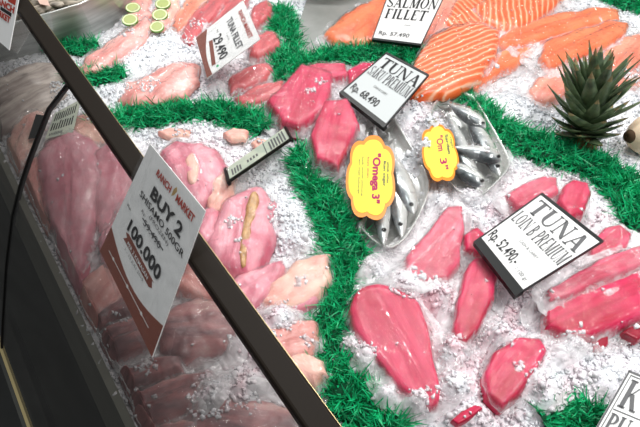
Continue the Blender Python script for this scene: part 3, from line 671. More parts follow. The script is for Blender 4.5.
f2 = [fish((476, 190), (446, 108), .022, .028, .024, 'mackerel through the middle of the right fish pack', GM2, 1),
      fish((500, 176), (462, 104), .024, .030, .026, 'mackerel along the right side of the right fish pack', GM2, -1),
      fish((486, 128), (446, 102), .034, .028, .024, 'silver mackerel lying across the top of the right fish pack', GM2, 1),
      fish((502, 160), (450, 146), .038, .030, .024, 'broad mackerel lying across the middle of the right fish pack', GM2, 1),
      fish((484, 186), (446, 160), .036, .028, .024, 'whitish mackerel at the bottom of the right fish pack', GM2, -1)]
def merge(lst):
    V = []; Fc = []
    for v, f in lst:
        k = len(V); V += [tuple(q) for q in v]; Fc += [tuple(i + k for i in g) for g in f]
    return V, Fc
def text_mesh(s, quadmap, box, m, parent, name='lettering', bold=0.0, serif=False, off=.0006, squeeze=True, toloc=None):
    """text mapped into a (u0,v0,u1,v1) box of a sign face"""
    V, Fc = (serif_text(s) if serif else font_text(s, bold))
    V = np.array(V); mn, mx = V.min(0), V.max(0); u0, v0, u1, v1 = box
    W = [quadmap(u0 + (v[0] - mn[0]) / (mx[0] - mn[0]) * (u1 - u0), v0 + (v[1] - mn[1]) / (mx[1] - mn[1]) * (v1 - v0), off) for v in V]
    W = np.array(W); W = toloc(W) if toloc else W
    o = mesh_obj(name, W, Fc, m, parent, False); return o
_fc = {}
def font_text(s, bold=0.0):
    if (s, bold) in _fc: return _fc[(s, bold)]
    cu = bpy.data.curves.new('t', 'FONT'); cu.body = s; cu.size = 1; cu.offset = bold; cu.resolution_u = 3
    o = bpy.data.objects.new('t', cu); COL.objects.link(o)
    dg = bpy.context.evaluated_depsgraph_get(); me = o.evaluated_get(dg).to_mesh()
    V = [(v.co.x, v.co.y) for v in me.vertices]; Fc = [tuple(p.vertices) for p in me.polygons]
    o.evaluated_get(dg).to_mesh_clear(); bpy.data.objects.remove(o); bpy.data.curves.remove(cu)
    _fc[(s, bold)] = (V, Fc); return V, Fc
# old-style serif capitals: thick and thin stems with slab serifs
TH, TN = .20, .07
def stem(x0, y0, x1, y1, w_): return ('s', x0, y0, x1, y1, w_)
def srf(x, y, w_=.34): return ('s', x - w_ / 2, y, x + w_ / 2, y, .06)
def arc(cx, cy, rx, ry, a0, a1, w0, w1): return ('a', cx, cy, rx, ry, a0, a1, w0, w1)
GLY = {
 'T': (.8, [stem(.4, 0, .4, 1, TH), stem(0, .96, .8, .96, .08), stem(.03, .8, .03, 1, .06), stem(.77, .8, .77, 1, .06), srf(.4, .03)]),
 'U': (.8, [stem(.15, .35, .15, 1, TH), stem(.68, .35, .68, 1, TN), arc(.415, .35, .265, .33, 180, 360, TH, TN), srf(.15, .97), srf(.68, .97, .26)]),
 'N': (.85, [stem(.13, 0, .13, 1, TN), stem(.72, 0, .72, 1, TN), stem(.15, .95, .70, .05, TH), srf(.13, .03, .26), srf(.72, .97, .26), srf(.08, .97, .2)]),
 'A': (.85, [stem(.10, 0, .42, 1, TN), stem(.42, .97, .72, 0, TH), stem(.22, .34, .6, .34, .06), srf(.10, .03, .26), srf(.72, .03)]),
 'L': (.68, [stem(.17, 0, .17, 1, TH), stem(.1, .04, .62, .04, .08), stem(.62, 0, .62, .24, .06), srf(.17, .97)]),
 'O': (.85, [arc(.42, .5, .33, .46, 90, 270, TN, TH), arc(.42, .5, .33, .46, 270, 450, TH, TN)]),
 'I': (.4, [stem(.2, 0, .2, 1, TH), srf(.2, .97), srf(.2, .03)]),
 'B': (.72, [stem(.17, 0, .17, 1, TH), arc(.25, .75, .30, .22, -90, 90, TN, TH), arc(.25, .27, .36, .24, -90, 90, TN, TH), srf(.15, .97, .28), srf(.15, .03, .28)]),
 'P': (.7, [stem(.17, 0, .17, 1, TH), arc(.25, .72, .34, .25, -90, 90, TN, TH), srf(.15, .97, .28), srf(.17, .03)]),
 'R': (.8, [stem(.17, 0, .17, 1, TH), arc(.25, .73, .32, .24, -90, 90, TN, TH), stem(.38, .5, .68, .02, TH), srf(.15, .97, .28), srf(.17, .03)]),
 'E': (.7, [stem(.17, 0, .17, 1, TH), stem(.1, .96, .62, .96, .07), stem(.1, .04, .64, .04, .07), stem(.2, .52, .48, .52, .06), stem(.62, .8, .62, 1, .05), stem(.64, 0, .64, .2, .05)]),
 'M': (1.0, [stem(.13, 0, .15, 1, TN), stem(.17, .98, .5, .05, TH), stem(.5, .05, .8, .98, TN), stem(.84, 0, .84, 1, TH), srf(.13, .03, .26), srf(.84, .03, .3), srf(.12, .97, .2), srf(.86, .97, .24)]),
 'S': (.65, [arc(.32, .74, .24, .22, 20, 210, TN, .13), stem(.14, .66, .52, .36, TH), arc(.34, .26, .24, .22, -160, 30, TN, .13), stem(.55, .78, .55, 1, .05), stem(.09, 0, .09, .24, .05)]),
 'F': (.66, [stem(.17, 0, .17, 1, TH), stem(.1, .96, .6, .96, .07), stem(.2, .52, .46, .52, .06), stem(.6, .78, .6, 1, .05), srf(.17, .03)]),
 'K': (.85, [stem(.17, 0, .17, 1, TH), stem(.25, .42, .68, .96, TN), stem(.36, .55, .70, .02, TH), srf(.17, .97), srf(.17, .03), srf(.68, .97, .26), srf(.72, .03, .28)]),
 ' ': (.35, [])}
def serif_text(s):
    V = []; Fc = []; x = 0
    def q(pts): k = len(V); V.extend(pts); Fc.append(tuple(range(k, k + len(pts))))
    for ch in s:
        w_, st = GLY[ch]
        for e in st:
            if e[0] == 's':
                _, x0, y0, x1, y1, t = e
                if abs(y1 - y0) < 1e-6: q([(x + x0, y0 - t / 2), (x + x1, y0 - t / 2), (x + x1, y0 + t / 2), (x + x0, y0 + t / 2)])
                else: q([(x + x0 - t / 2, y0), (x + x0 + t / 2, y0), (x + x1 + t / 2, y1), (x + x1 - t / 2, y1)])
            else:
                _, cx, cy, rx, ry, a0, a1, w0, w1 = e; n = 10
                for i in range(n):
                    pts = []
                    for j in (i, i + 1):
                        an = math.radians(a0 + (a1 - a0) * j / n); tt = w0 + (w1 - w0) * math.sin(math.pi * j / n) if a1 - a0 <= 180 and ch in 'BPR' else w0 + (w1 - w0) * j / n
                        if ch == 'O': tt = TN + (TH - TN) * abs(math.cos(an))
                        if ch == 'S': tt = TN + .07 * abs(math.cos(an))
                        pts.append(((x + cx + (rx + tt / 2) * math.cos(an), cy + (ry + .03) * math.sin(an)), (x + cx + (rx - tt / 2) * math.cos(an), cy + (ry - .03) * math.sin(an))))
                    q([pts[0][1], pts[0][0], pts[1][0], pts[1][1]])
        x += w_ + .08
    return V, Fc

def bvh_of(lst):
    V, Fc = merge(lst); return BVHTree.FromPolygons(V, Fc)
def fish_pack(fl, traypoly, filmpoly, z0, label):
    c = P(*np.mean(np.array(traypoly), 0), 0.0); loc = (c[0], c[1], z0); rz = 0
    root = empty('fish_pack', loc); tag(root, label, 'fish pack', 'plastic fish packs with yellow labels')
    O = resample(chaikin(np.array([P(px, py, z0 + .008)[:2] for px, py in traypoly]), 2), 64); cc = O.mean(0)
    V = []
    for s, zz in ((.0, .0), (.82, 0), (.93, .004), (.97, .020), (1.0, .021), (.985, .0225), (.95, .018), (.91, .006), (.80, .002), (0, .002)):
        for q in O: p_ = cc + (q - cc) * max(s, .01); V.append((p_[0], p_[1], z0 + zz))
    n = 64; Fc = []
    for r in range(9):
        for i in range(n): j = (i + 1) % n; Fc.append((r * n + i, r * n + j, (r + 1) * n + j, (r + 1) * n + i))
    mesh_obj('tray', local(V, loc, rz), Fc, M['tray'], root)
    tv = [tuple(v) for v in V]
    bv = bvh_of(fl + [(tv, Fc)])
    v3, f3 = drape(None, None, None, z0, bv, 0, 0, random.random() * 30, poly=filmpoly, nr=22, nmax=130, crinkle=.0022, clear=.003)
    crumple(mesh_obj('plastic_film', local(v3, loc, rz), f3, M['film'], root))
    return root, loc, BVHTree.FromPolygons([tuple(v) for v in v3], f3)
pk1, l1, b1 = fish_pack(f1, [(362, 114), (382, 106), (396, 126), (428, 180), (430, 196), (414, 232), (400, 250), (386, 256), (364, 240), (350, 216), (344, 170), (350, 134)],
                        [(354, 112), (386, 98), (402, 120), (436, 176), (438, 200), (420, 240), (404, 262), (384, 264), (358, 244), (342, 215), (336, 165), (344, 130)], .002, 'left clear fish pack with a large yellow omega label')
pk2, l2, b2 = fish_pack(f2, [(430, 108), (446, 98), (468, 96), (480, 112), (506, 158), (510, 172), (494, 190), (478, 204), (458, 200), (440, 176), (428, 140)],
                        [(422, 104), (446, 92), (474, 90), (490, 112), (512, 152), (516, 176), (498, 200), (480, 214), (452, 208), (430, 180), (420, 138)], .002, 'right clear fish pack with a half covered yellow label')
def blob_label(root, loc, bv, cpx, axx, ayy, texts, zt):
    """scalloped yellow label with orange border lying on the film; axx, ayy = pixel half axes (text direction / text up)"""
    hits = []
    def surf(px, py, o_):
        p = P(px, py, zt); return np.array([p[0], p[1], p[2] + o_])
    hz_ = []
    for a_ in np.linspace(-1, 1, 7):
        for b_ in np.linspace(-1, 1, 7):
            if a_ * a_ + b_ * b_ > 1: continue
            p = P(cpx[0] + axx[0] * a_ + ayy[0] * b_, cpx[1] + axx[1] * a_ + ayy[1] * b_, zt)
            h = bv.ray_cast(Vector((p[0], p[1], .5)), Vector((0, 0, -1)))
            if h[0] is not None: hz_.append((p[0], p[1], h[0].z))
    Hm_ = np.array(hz_); A_ = np.c_[Hm_[:, 0] - Hm_[:, 0].mean(), Hm_[:, 1] - Hm_[:, 1].mean(), np.ones(len(Hm_))]
    co, *_ = np.linalg.lstsq(A_, Hm_[:, 2], rcond=None); res = (Hm_[:, 2] - A_ @ co).max()
    mx_, my_ = Hm_[:, 0].mean(), Hm_[:, 1].mean()
    nrm = np.array([-co[0], -co[1], 1.]); p0 = np.array([mx_, my_, co[2] + res + .0012])
    def qm(u, v, o_):    # u,v in -1..1
        p = on_plane(cpx[0] + axx[0] * u + ayy[0] * v, cpx[1] + axx[1] * u + ayy[1] * v, p0, nrm); return p + nrm / np.linalg.norm(nrm) * o_
    toloc = lambda W: local(W, loc, 0)
    def blob(s, o_, name, m, par):
        n = 120; V = []; 
        for rr in (0, .5, 1):
            for k in range(n):
                t = 2 * math.pi * k / n; sc = 1 + .13 * abs(math.sin(t * 3.5 + .4)) ** .8 - .08
                V.append(qm(rr * s * sc * np.sign(math.cos(t)) * abs(math.cos(t)) ** .85, rr * s * sc * np.sign(math.sin(t)) * abs(math.sin(t)) ** .85, o_))
        Fc = [(r * n + i, r * n + (i + 1) % n, (r + 1) * n + (i + 1) % n, (r + 1) * n + i) for r in (0, 1) for i in range(n)]
        return mesh_obj(name, toloc(np.array(V)), Fc, m, par, False)
    lab = blob(1.0, 0, 'label', M['orange'], root); lab['label'] = 'yellow scalloped label with an orange border'
    blob(.89, .0005, 'yellow_field', M['yellow'], lab)
    for s, box, m, bold in texts:
        text_mesh(s, lambda u, v, o_: qm(u, v, o_), box, m, lab, bold=bold, off=.001, toloc=toloc)
blob_label(pk1, l1, b1, (371, 178), (-1, 41), (24, 1), [('"Omega 3"', (-.60, -.04, .62, .40), M['purple'], .035), ('Ikan segar', (-.42, .48, .2, .62), M['navy'], .01), ('untuk sehat', (-.40, .66, .12, .76), M['navy'], .0),
           ('kaya akan', (-.5, -.18, .0, -.08), M['purple'], 0), ('baik untuk jantung', (-.5, -.40, .45, -.32), M['ink_grey'], 0), ('dan otak keluarga', (-.45, -.54, .4, -.46), M['ink_grey'], 0)], .045)
blob_label(pk2, l2, b2, (440, 153), (5, 28), (17, -3), [('3"', (.2, -.1, .62, .32), M['purple'], .02), ('"Om', (-.6, -.1, -.05, .32), M['purple'], .02), ('Sarden', (-.6, .44, .1, .62), M['navy'], .02), ('segar', (-.5, .68, -.05, .8), M['navy'], 0)], .045)

# ------------------------------------------------------------------ loose ice crystals, on the ice and on the fish
def crystals():
    sol = BVHTree.FromPolygons(*merge(SOLIDS))
    pts = []
    n_try = 120000
    xs = rng.uniform(-.98, .98, n_try); ys = rng.uniform(.18, 1.6, n_try)
    offs = off_of(xs, ys); hs = ice_h(xs, ys)
    near = {}
    for x, y, o_, h in zip(xs, ys, offs, hs):
        if o_ > .155: continue
        d_ = math.hypot(y, .72)
        if random.random() > min(1, (.95 / d_) ** 2): continue
        r = sol.ray_cast(Vector((x, y, .5)), Vector((0, 0, -1)))
        z = h; 
        if r[0] is not None and r[0].z > h + .002:
            # scattered crystals on the fish, close to the heaps
            if h > .012 and r[0].z < h + .016 and random.random() < .7: z = r[0].z
            elif random.random() < .006: z = r[0].z
            else: continue
        pts.append((x, y, z))
    pts = np.array(pts); n = len(pts)
    base = np.array([(1, 0, 0), (-1, 0, 0), (0, 1, 0), (0, -1, 0), (0, 0, 1), (0, 0, -1)], float)
    tri = np.array([(0, 2, 4), (2, 1, 4), (1, 3, 4), (3, 0, 4), (2, 0, 5), (1, 2, 5), (3, 1, 5), (0, 3, 5)])
    size = rng.uniform(.0014, .0046, (n, 1, 1)) * (1 + (rng.random((n, 1, 1)) < .08) * .7)
    v = base[None] * rng.uniform(.55, 1.25, (n, 6, 1)) + rng.normal(0, .22, (n, 6, 3))
    q = rng.normal(0, 1, (n, 4)); q /= np.linalg.norm(q, axis=1)[:, None]; w_, x, y, z = q.T
    R_ = np.stack([1 - 2 * (y * y + z * z), 2 * (x * y - z * w_), 2 * (x * z + y * w_), 2 * (x * y + z * w_), 1 - 2 * (x * x + z * z), 2 * (y * z - x * w_), 2 * (x * z - y * w_), 2 * (y * z + x * w_), 1 - 2 * (x * x + y * y)], 1).reshape(n, 3, 3)
    v = np.einsum('nij,nkj->nki', R_, v) * size + pts[:, None] + np.array([0, 0, .001])
    f = tri[None] + (np.arange(n) * 6)[:, None, None]
    return v.reshape(-1, 3), f.reshape(-1, 3)
cv, cf = crystals()
k = len(IV)
allv = np.vstack([IV, cv])
me = bpy.data.meshes.new('crushed_ice')
nq, nt = len(IFc), len(cf)
me.vertices.add(len(allv)); me.vertices.foreach_set('co', allv.ravel())
loops = np.r_[IFc.ravel(), (cf + k).ravel()]
me.loops.add(len(loops)); me.loops.foreach_set('vertex_index', loops.astype(np.int32))
starts = np.r_[np.arange(nq) * 4, nq * 4 + np.arange(nt) * 3]
me.polygons.add(nq + nt); me.polygons.foreach_set('loop_start', starts.astype(np.int32))
me.materials.append(M['ice']); me.materials.append(M['crystal'])
me.polygons.foreach_set('material_index', np.r_[np.zeros(nq), np.where(rng.random(nt // 8).repeat(8) < .6, 1, 0)].astype(np.int32))
stain = np.zeros(len(allv))
for (px, py, rr, k_) in ((455, 330, 120, 1.), (540, 230, 90, .8), (300, 95, 50, .5), (250, 350, 90, .9), (200, 170, 50, .7), (232, 80, 30, .7), (425, 130, 30, .5)):
    p_ = P(px, py); r_ = rr * mpp(px, py); stain = np.maximum(stain, k_ * np.exp(-((allv[:, 0] - p_[0]) ** 2 + (allv[:, 1] - p_[1]) ** 2) / r_ ** 2))
me.update(calc_edges=True)
at_ = me.attributes.new('juice', 'FLOAT', 'POINT'); at_.data.foreach_set('value', stain.astype(np.float32))
ice = bpy.data.objects.new('crushed_ice', me); COL.objects.link(ice)
tag(ice, 'white crushed ice filling the whole counter under and around the fish', 'ice', kind='stuff')

# ------------------------------------------------------------------ plastic grass strips
def turf(path, widths, label, density=130000, z0=.0, hump=.020, blade=.019):
    pts = np.array([P(x, y, .012) for x, y in path]); pts[:, 2] = 0
    ws = np.array([w_ * 1.22 * mpp(x, y) for w_, (x, y) in zip(widths, path)])
    s = np.r_[0, np.cumsum(np.linalg.norm(np.diff(pts, axis=0), axis=1))]; L = s[-1]
    # smooth resample
    ns = max(int(L / .008), 6); t = np.linspace(0, L, ns)
    C_ = np.stack([np.interp(t, s, pts[:, k_]) for k_ in (0, 1)], 1); W_ = np.interp(t, s, ws)
    for _ in range(4):
        C_[1:-1] = (C_[:-2] + 2 * C_[1:-1] + C_[2:]) / 4; W_[1:-1] = (W_[:-2] + 2 * W_[1:-1] + W_[2:]) / 4
    T_ = np.gradient(C_, axis=0); T_ /= np.linalg.norm(T_, axis=1)[:, None]; Np = np.stack([-T_[:, 1], T_[:, 0]], 1)
    c = C_.mean(0); loc = (c[0], c[1], z0)
    root = empty('artificial_grass_strip', loc); tag(root, label, 'plastic grass', 'green plastic grass strips')
    V = []; m_ = 9
    for i in range(ns):
        for k_ in range(m_):
            a_ = -1 + 2 * k_ / (m_ - 1); p_ = C_[i] + Np[i] * W_[i] / 2 * a_ * .85
            V.append((p_[0], p_[1], z0 + hump * (1 - a_ * a_) ** .5 - .002))
    Fc = [(i * m_ + k_, i * m_ + k_ + 1, (i + 1) * m_ + k_ + 1, (i + 1) * m_ + k_) for i in range(ns - 1) for k_ in range(m_ - 1)]
    mesh_obj('backing', local(V, loc, 0), [f[::-1] for f in Fc], M['turf_base'], root)
    n = int(density * np.sum(W_) * L / ns)
    u = rng.random(n) * (ns - 1); i0 = u.astype(int).clip(0, ns - 2); fr = (u - i0)[:, None]
    cc = C_[i0] * (1 - fr) + C_[i0 + 1] * fr; nn_ = Np[i0]; ww = (W_[i0] * (1 - fr[:, 0]) + W_[i0 + 1] * fr[:, 0]) / 2
    a_ = rng.uniform(-1, 1, n); root_p = np.c_[cc + nn_ * (ww * a_ * .86)[:, None], z0 + hump * np.sqrt(np.maximum(1 - a_ * a_ * .95, 0)) - .003]
    # blades spread outwards from the middle, matted and curled in clumps
    dirx = np.c_[nn_ * a_[:, None] * .9, np.full(n, .62)]
    cl = np.array([[noise.noise(Vector((p_[0] * 60, p_[1] * 60, 1.))), noise.noise(Vector((p_[0] * 60, p_[1] * 60, 9.))), 0] for p_ in root_p]) * 2.6
    dirv = dirx + cl + rng.normal(0, .42, (n, 3)); dirv[:, 2] = np.abs(dirv[:, 2]) * .8 + .12; dirv /= np.linalg.norm(dirv, axis=1)[:, None]
    Lb = rng.uniform(.6, 1.25, n) * blade
    side = np.cross(dirv, rng.normal(0, 1, (n, 3))); side /= np.linalg.norm(side, axis=1)[:, None]
    curl = rng.normal(0, .75, (n, 3)); curl[:, 2] -= .25
    V = np.zeros((n, 7, 3)); w0 = rng.uniform(.0007, .0015, n)[:, None]
    for s_, (tt, wf) in enumerate(((0, .9), (.4, 1), (.75, .7))):
        p_ = root_p + dirv * (Lb * tt)[:, None] + curl * (Lb * tt * tt)[:, None] * .6
        V[:, 2 * s_] = p_ - side * w0 * wf; V[:, 2 * s_ + 1] = p_ + side * w0 * wf
    V[:, 6] = root_p + dirv * Lb[:, None] + curl * Lb[:, None] * .6
    V[:, :, 2] = np.maximum(V[:, :, 2], z0 + .001)
    f = np.array([(0, 1, 3, 2), (2, 3, 5, 4)]); b0 = (np.arange(n) * 7)[:, None, None]
    F4 = (f[None] + b0).reshape(-1, 4).tolist(); F3 = (np.array([(4, 5, 6)])[None] + b0).reshape(-1, 3).tolist()
    mesh_obj('grass_blades', local(V.reshape(-1, 3), loc, 0), F4 + F3, M['turf'], root, False)
turf([(92, 128), (112, 120), (150, 114), (190, 111), (225, 111), (252, 117), (268, 128)], [18, 26, 30, 28, 30, 30, 22], 'long grass strip running across between the upper and lower left bins')
turf([(50, 44), (70, 46), (86, 48), (98, 44)], [16, 18, 18, 12], 'short grass strip against the steel partition')
turf([(72, 74), (88, 79), (104, 76), (124, 70)], [20, 22, 18, 12], 'short grass strip crossing under the top of the rail')
turf([(279, 8), (284, 30), (286, 55), (290, 82)], [22, 28, 34, 26], 'grass strip standing left of the grey bowl')
turf([(292, 66), (310, 62), (335, 54), (365, 52), (395, 52), (418, 56), (430, 62)], [30, 28, 26, 26, 26, 22, 14], 'grass strip running between the salmon and the tuna blocks')
turf([(462, 96), (480, 108), (500, 124), (520, 138), (550, 150), (580, 156), (605, 168), (625, 185), (640, 205), (652, 230)], [16, 24, 34, 38, 36, 36, 38, 40, 44, 44], 'wide diagonal grass strip in front of the pineapple')
turf([(300, 148), (308, 172), (322, 200), (338, 222), (346, 245), (340, 270), (334, 300), (326, 330), (326, 356), (340, 384), (368, 408), (395, 436)], [18, 28, 34, 40, 46, 46, 46, 48, 54, 54, 54, 50], 'tall curving grass strip dividing the left fillets from the tuna loins')
turf([(540, 420), (560, 413), (580, 412), (600, 416), (612, 424)], [26, 34, 34, 34, 24], 'lone grass tuft at the bottom, left of the framed K sign', hump=.020)
turf([(606, -12), (622, -2), (645, 2), (660, 8)], [26, 30, 34, 30], 'grass strip in the top right corner beyond the salmon')

# ------------------------------------------------------------------ signs
def sign(name, label, quad, zs, paper, cat='price sign', group=None, frame=None, thick=.0016, normal=None, items=(), back=None, margin=0, sleeve=None, plane=None):
    """quad: TL, TR, BR, BL pixels of the printed face; zs heights of the corners"""
    if plane is not None: Q = [on_plane(x, y, *plane) for x, y in quad]
    else:
        Q = np.array([P(x, y, z) for (x, y), z in zip(quad, zs)]); cm = Q.mean(0); nv = np.linalg.svd(Q - cm)[2][2]
        Q = [on_plane(x, y, cm, nv) for x, y in quad]           # flat card
    TL, TR, BR, BL = map(np.array, Q)
    nr = np.cross(BR - BL, TL - BL); nr /= np.linalg.norm(nr)
    c = (TL + TR + BR + BL) / 4; loc = tuple(c)
    qm = lambda u, v, o_=0.: BL * (1 - u) * (1 - v) + BR * u * (1 - v) + TR * u * v + TL * (1 - u) * v + nr * o_
    tl = lambda W: np.array(W) - c
    root = empty(name, loc); tag(root, label, cat, group)
    def box(nm, u0, v0, u1, v1, o0, o1, m, par=root, smooth=False, poly=None):
        pp = poly or [(u0, v0), (u1, v0), (u1, v1), (u0, v1)]; k_ = len(pp)
        V = [qm(u, v, o1) for u, v in pp] + [qm(u, v, o0) for u, v in pp]
        Fc = [tuple(range(k_)), tuple(range(2 * k_ - 1, k_ - 1, -1))] + [(i, k_ + i, k_ + (i + 1) % k_, (i + 1) % k_) for i in range(k_)]
        return mesh_obj(nm, tl(V), Fc, m, par, smooth)
    card = box('card', 0, 0, 1, 1, -thick, 0, paper)
    if frame: frame(box)
    if sleeve: box('sleeve', -sleeve, -sleeve, 1 + sleeve, 1 + sleeve * 1.3, .0012, .0016, M['sleeve'])
    for it in items:
        if it[0] == 't': _, s, bx, m, serif, bold = it; text_mesh(s, qm, bx, m, card, serif=serif, bold=bold, off=.0011, toloc=tl)
        elif it[0] == 'b': _, bx, m, nm = it; box(nm, *bx, .0001, .0004, m, card)
        elif it[0] == 'p': _, pp, m, nm = it; box(nm, 0, 0, 0, 0, .0001, .0003 + it[4] if len(it) > 4 else .0003, m, card, poly=pp)
    return root
def framing(t=.03, low=.10):
    def f(box):
        box('frame', 0, 1, 1, 1 + t, -.004, .0015, M['frame']); box('frame', -t * .5, -t, 0, 1 + t, -.004, .0015, M['frame']); box('frame', 1, -t, 1 + t * .5, 1 + t, -.004, .0015, M['frame'])
        box('clip_bar', -t * .5, -low, 1 + t * .5, 0, -.010, .002, M['frame'])
    return f
sign('price_sign', 'largest white sign reading tuna loin, lying on the right tuna loins', [(541, 195), (600, 242), (523, 290), (481, 238)], [.085, .085, .062, .062], M['paper'], frame=framing(.035, .11), items=[
    ('t', 'TUNA', (.06, .70, .95, .95), M['ink_grey'], True, 0), ('t', 'LOIN B PREMIUM', (.03, .46, .97, .66), M['ink_grey'], True, 0),
    ('t', 'CASH & CARRY', (.38, .335, .74, .375), M['ink_grey'], False, 0), ('t', 'Rp. 52.490,-', (.03, .04, .62, .23), M['ink'], False, .012), ('t', '/ 100 gr', (.68, .06, .92, .12), M['ink_grey'], False, 0)])
sign('price_sign', 'white sign reading tuna saku, leaning between the tuna blocks and the salmon', [(386, 54), (427, 76), (386, 124), (343, 91)], [.070, .070, .046, .046], M['paper_dull'], frame=framing(.035, .07), items=[
    ('t', 'TUNA', (.08, .72, .98, .94), M['ink'], True, 0), ('t', 'SAKU PREMIUM', (.04, .50, .97, .70), M['ink_grey'], True, 0),
    ('t', 'CASH & CARRY', (.35, .36, .66, .40), M['ink_grey'], False, 0), ('t', 'Rp. 68.490', (.05, .06, .66, .24), M['ink'], False, .012)])
sign('price_sign', 'white sign reading salmon fillet, standing among the orange fillets', [(388, -4), (443, -2), (421, 44), (373, 38)], [.100, .100, .044, .044], M['paper'], frame=framing(.03, .04), items=[
    ('t', 'SALMON', (.04, .74, .96, .97), M['ink'], True, 0), ('t', 'FILLET', (.08, .48, .86, .70), M['ink'], True, 0),
    ('t', '1 pack', (.48, .34, .64, .38), M['ink_grey'], False, 0), ('t', 'Rp. 57.490', (.08, .07, .70, .18), M['ink_grey'], False, .01)])
def double_border(box):
    for t, a_ in ((.022, .0), (.010, .05)):
        box('border', a_, a_, a_ + t, 1 - a_, .0001, .0006, M['ink_grey']); box('border', a_, 1 - a_ - t * 1.3, 1 - a_, 1 - a_, .0001, .0006, M['ink_grey'])
        box('border', 1 - a_ - t, a_, 1 - a_, 1 - a_, .0001, .0006, M['ink_grey']); box('border', a_, a_, 1 - a_, a_ + t, .0001, .0006, M['ink_grey'])
sign('price_sign', 'double bordered white sign cut by the bottom right corner, showing a large K', [(629, 370), (706, 402), (668, 470), (590, 438)], [.075, .075, .05, .05], M['paper'], frame=double_border, items=[
    ('t', 'K', (.09, .50, .32, .90), M['ink_grey'], True, 0), ('b', (.07, .44, .93, .455), M['ink_grey'], 'rule'), ('t', 'PU', (.08, .14, .36, .40), M['ink_grey'], True, 0)])
# hanging white sign with a red brown foot
def arcfoot(h0, h1, hm, n=14):
    top = [(i / n, (h0 * (1 - i / n) + h1 * i / n) - (hm * math.sin(math.pi * i / n))) for i in range(n + 1)]
    return [(0, 0), (1, 0)] + top[::-1]
sign('hanging_sign', 'white tuna fillet sign with a dark red foot above the upper left ice', [(243, 0), (260, 39), (207, 78), (196, 38)], [.115, .115, .060, .060], M['paper'], frame=None, sleeve=.03, items=[
    ('p', arcfoot(.24, .10, .07), M['brown'], 'brown_foot'), ('t', 'RANCH MARKET', (.18, .84, .86, .92), M['ink_red'], False, .02), ('t', 'TUNA FILLET', (.16, .60, .90, .72), M['ink_grey'], False, .02), ('t', '1 pack', (.42, .52, .60, .55), M['ink_grey'], False, 0),
    ('t', '29.490', (.32, .28, .86, .45), M['ink'], False, .015), ('t', 'Rp', (.20, .38, .27, .42), M['ink'], False, 0), ('p', [(.30, .20), (.84, .13), (.86, .20), (.32, .27)], M['brown'], 'ribbon'), ('b', (.90, .2, .94, .24), M['turf'], 'green_mark')])
# big sign hanging outside the glass, on the rail
SP = (R3(.4, .020, RAIL_H), np.array(-N * math.sin(0) , float))
slope = math.radians(49)                       # leans out with the glass
pn = np.array(N) * math.sin(slope) + Z * math.cos(slope)
plane_s = (R3(.4, .027, RAIL_H + .002), pn)
SQ = [(150, 144), (205, 211), (152, 357), (100, 251)]
sign('hanging_sign', 'large white buy two sign with red brown foot hung on the rail', SQ, None, M['paper'], sleeve=.035, plane=plane_s, items=[
    ('p', arcfoot(.24, .22, .10), M['brown'], 'brown_foot'), ('t', 'RANCH', (.26, .875, .52, .925), M['ink_red'], False, .03), ('t', 'MARKET', (.62, .875, .92, .925), M['ink_red'], False, .03), ('p', [(.545, .87), (.575, .89), (.595, .93), (.57, .95), (.545, .92)], M['gold'], 'leaf_mark'),
    ('t', 'BUY 2', (.30, .72, .84, .81), M['ink'], False, .035), ('t', 'SHISAMO 500GR', (.17, .65, .95, .695), M['ink'], False, .01), ('t', '(FROZEN)', (.40, .60, .74, .635), M['ink_grey'], False, .0),
    ('t', 'Rp', (.28, .575, .35, .60), M['ink_grey'], False, 0), ('t', '59.490', (.36, .53, .66, .575), M['ink_grey'], False, .01), ('b', (.32, .55, .70, .557), M['ink'], 'strike_line'),
    ('t', 'Rp', (.08, .49, .15, .515), M['ink'], False, .0), ('t', '100.000', (.20, .37, .78, .465), M['ink'], False, .03),
    ('p', [(.20, .345), (.24, .325), (.20, .29), (.70, .275), (.74, .295), (.71, .33), (.74, .335), (.24, .36)], M['brown'], 'ribbon'), ('t', 'PER 2 KEMASAN', (.28, .297, .66, .325), M['paper'], False, .01),
    ('t', '1 - 15 JULI 2019', (.28, .245, .62, .268), M['ink_grey'], False, 0), ('b', (.10, .092, .86, .097), M['paper'], 'footer_line'), ('b', (.18, .085, .205, .105), M['paper'], 'footer_dot'), ('b', (.46, .085, .485, .105), M['paper'], 'footer_dot'), ('b', (.72, .085, .745, .105), M['paper'], 'footer_dot')])
# second hanging sign at the top left corner
plane_t = (R3(.0, .020, RAIL_H + .004), pn)
sign('hanging_sign', 'white sign with red and dark print cut by the top left corner', [(20, -14), (44, -55), (-30, 6), (7, 52)][0:0] or [(-22, -40), (22, -20), (9, 50), (-26, 20)], None, M['paper'], plane=plane_t, items=[
    ('t', 'RANCH', (.50, .50, .97, .60), M['ink_red'], False, .05), ('t', 'MARKET', (.50, .34, .92, .43), M['ink_red'], False, .05), ('b', (.66, .44, .92, .49), M['ink'], 'dark_mark'), ('b', (.80, .62, .96, .70), M['ink_red'], 'red_mark')])
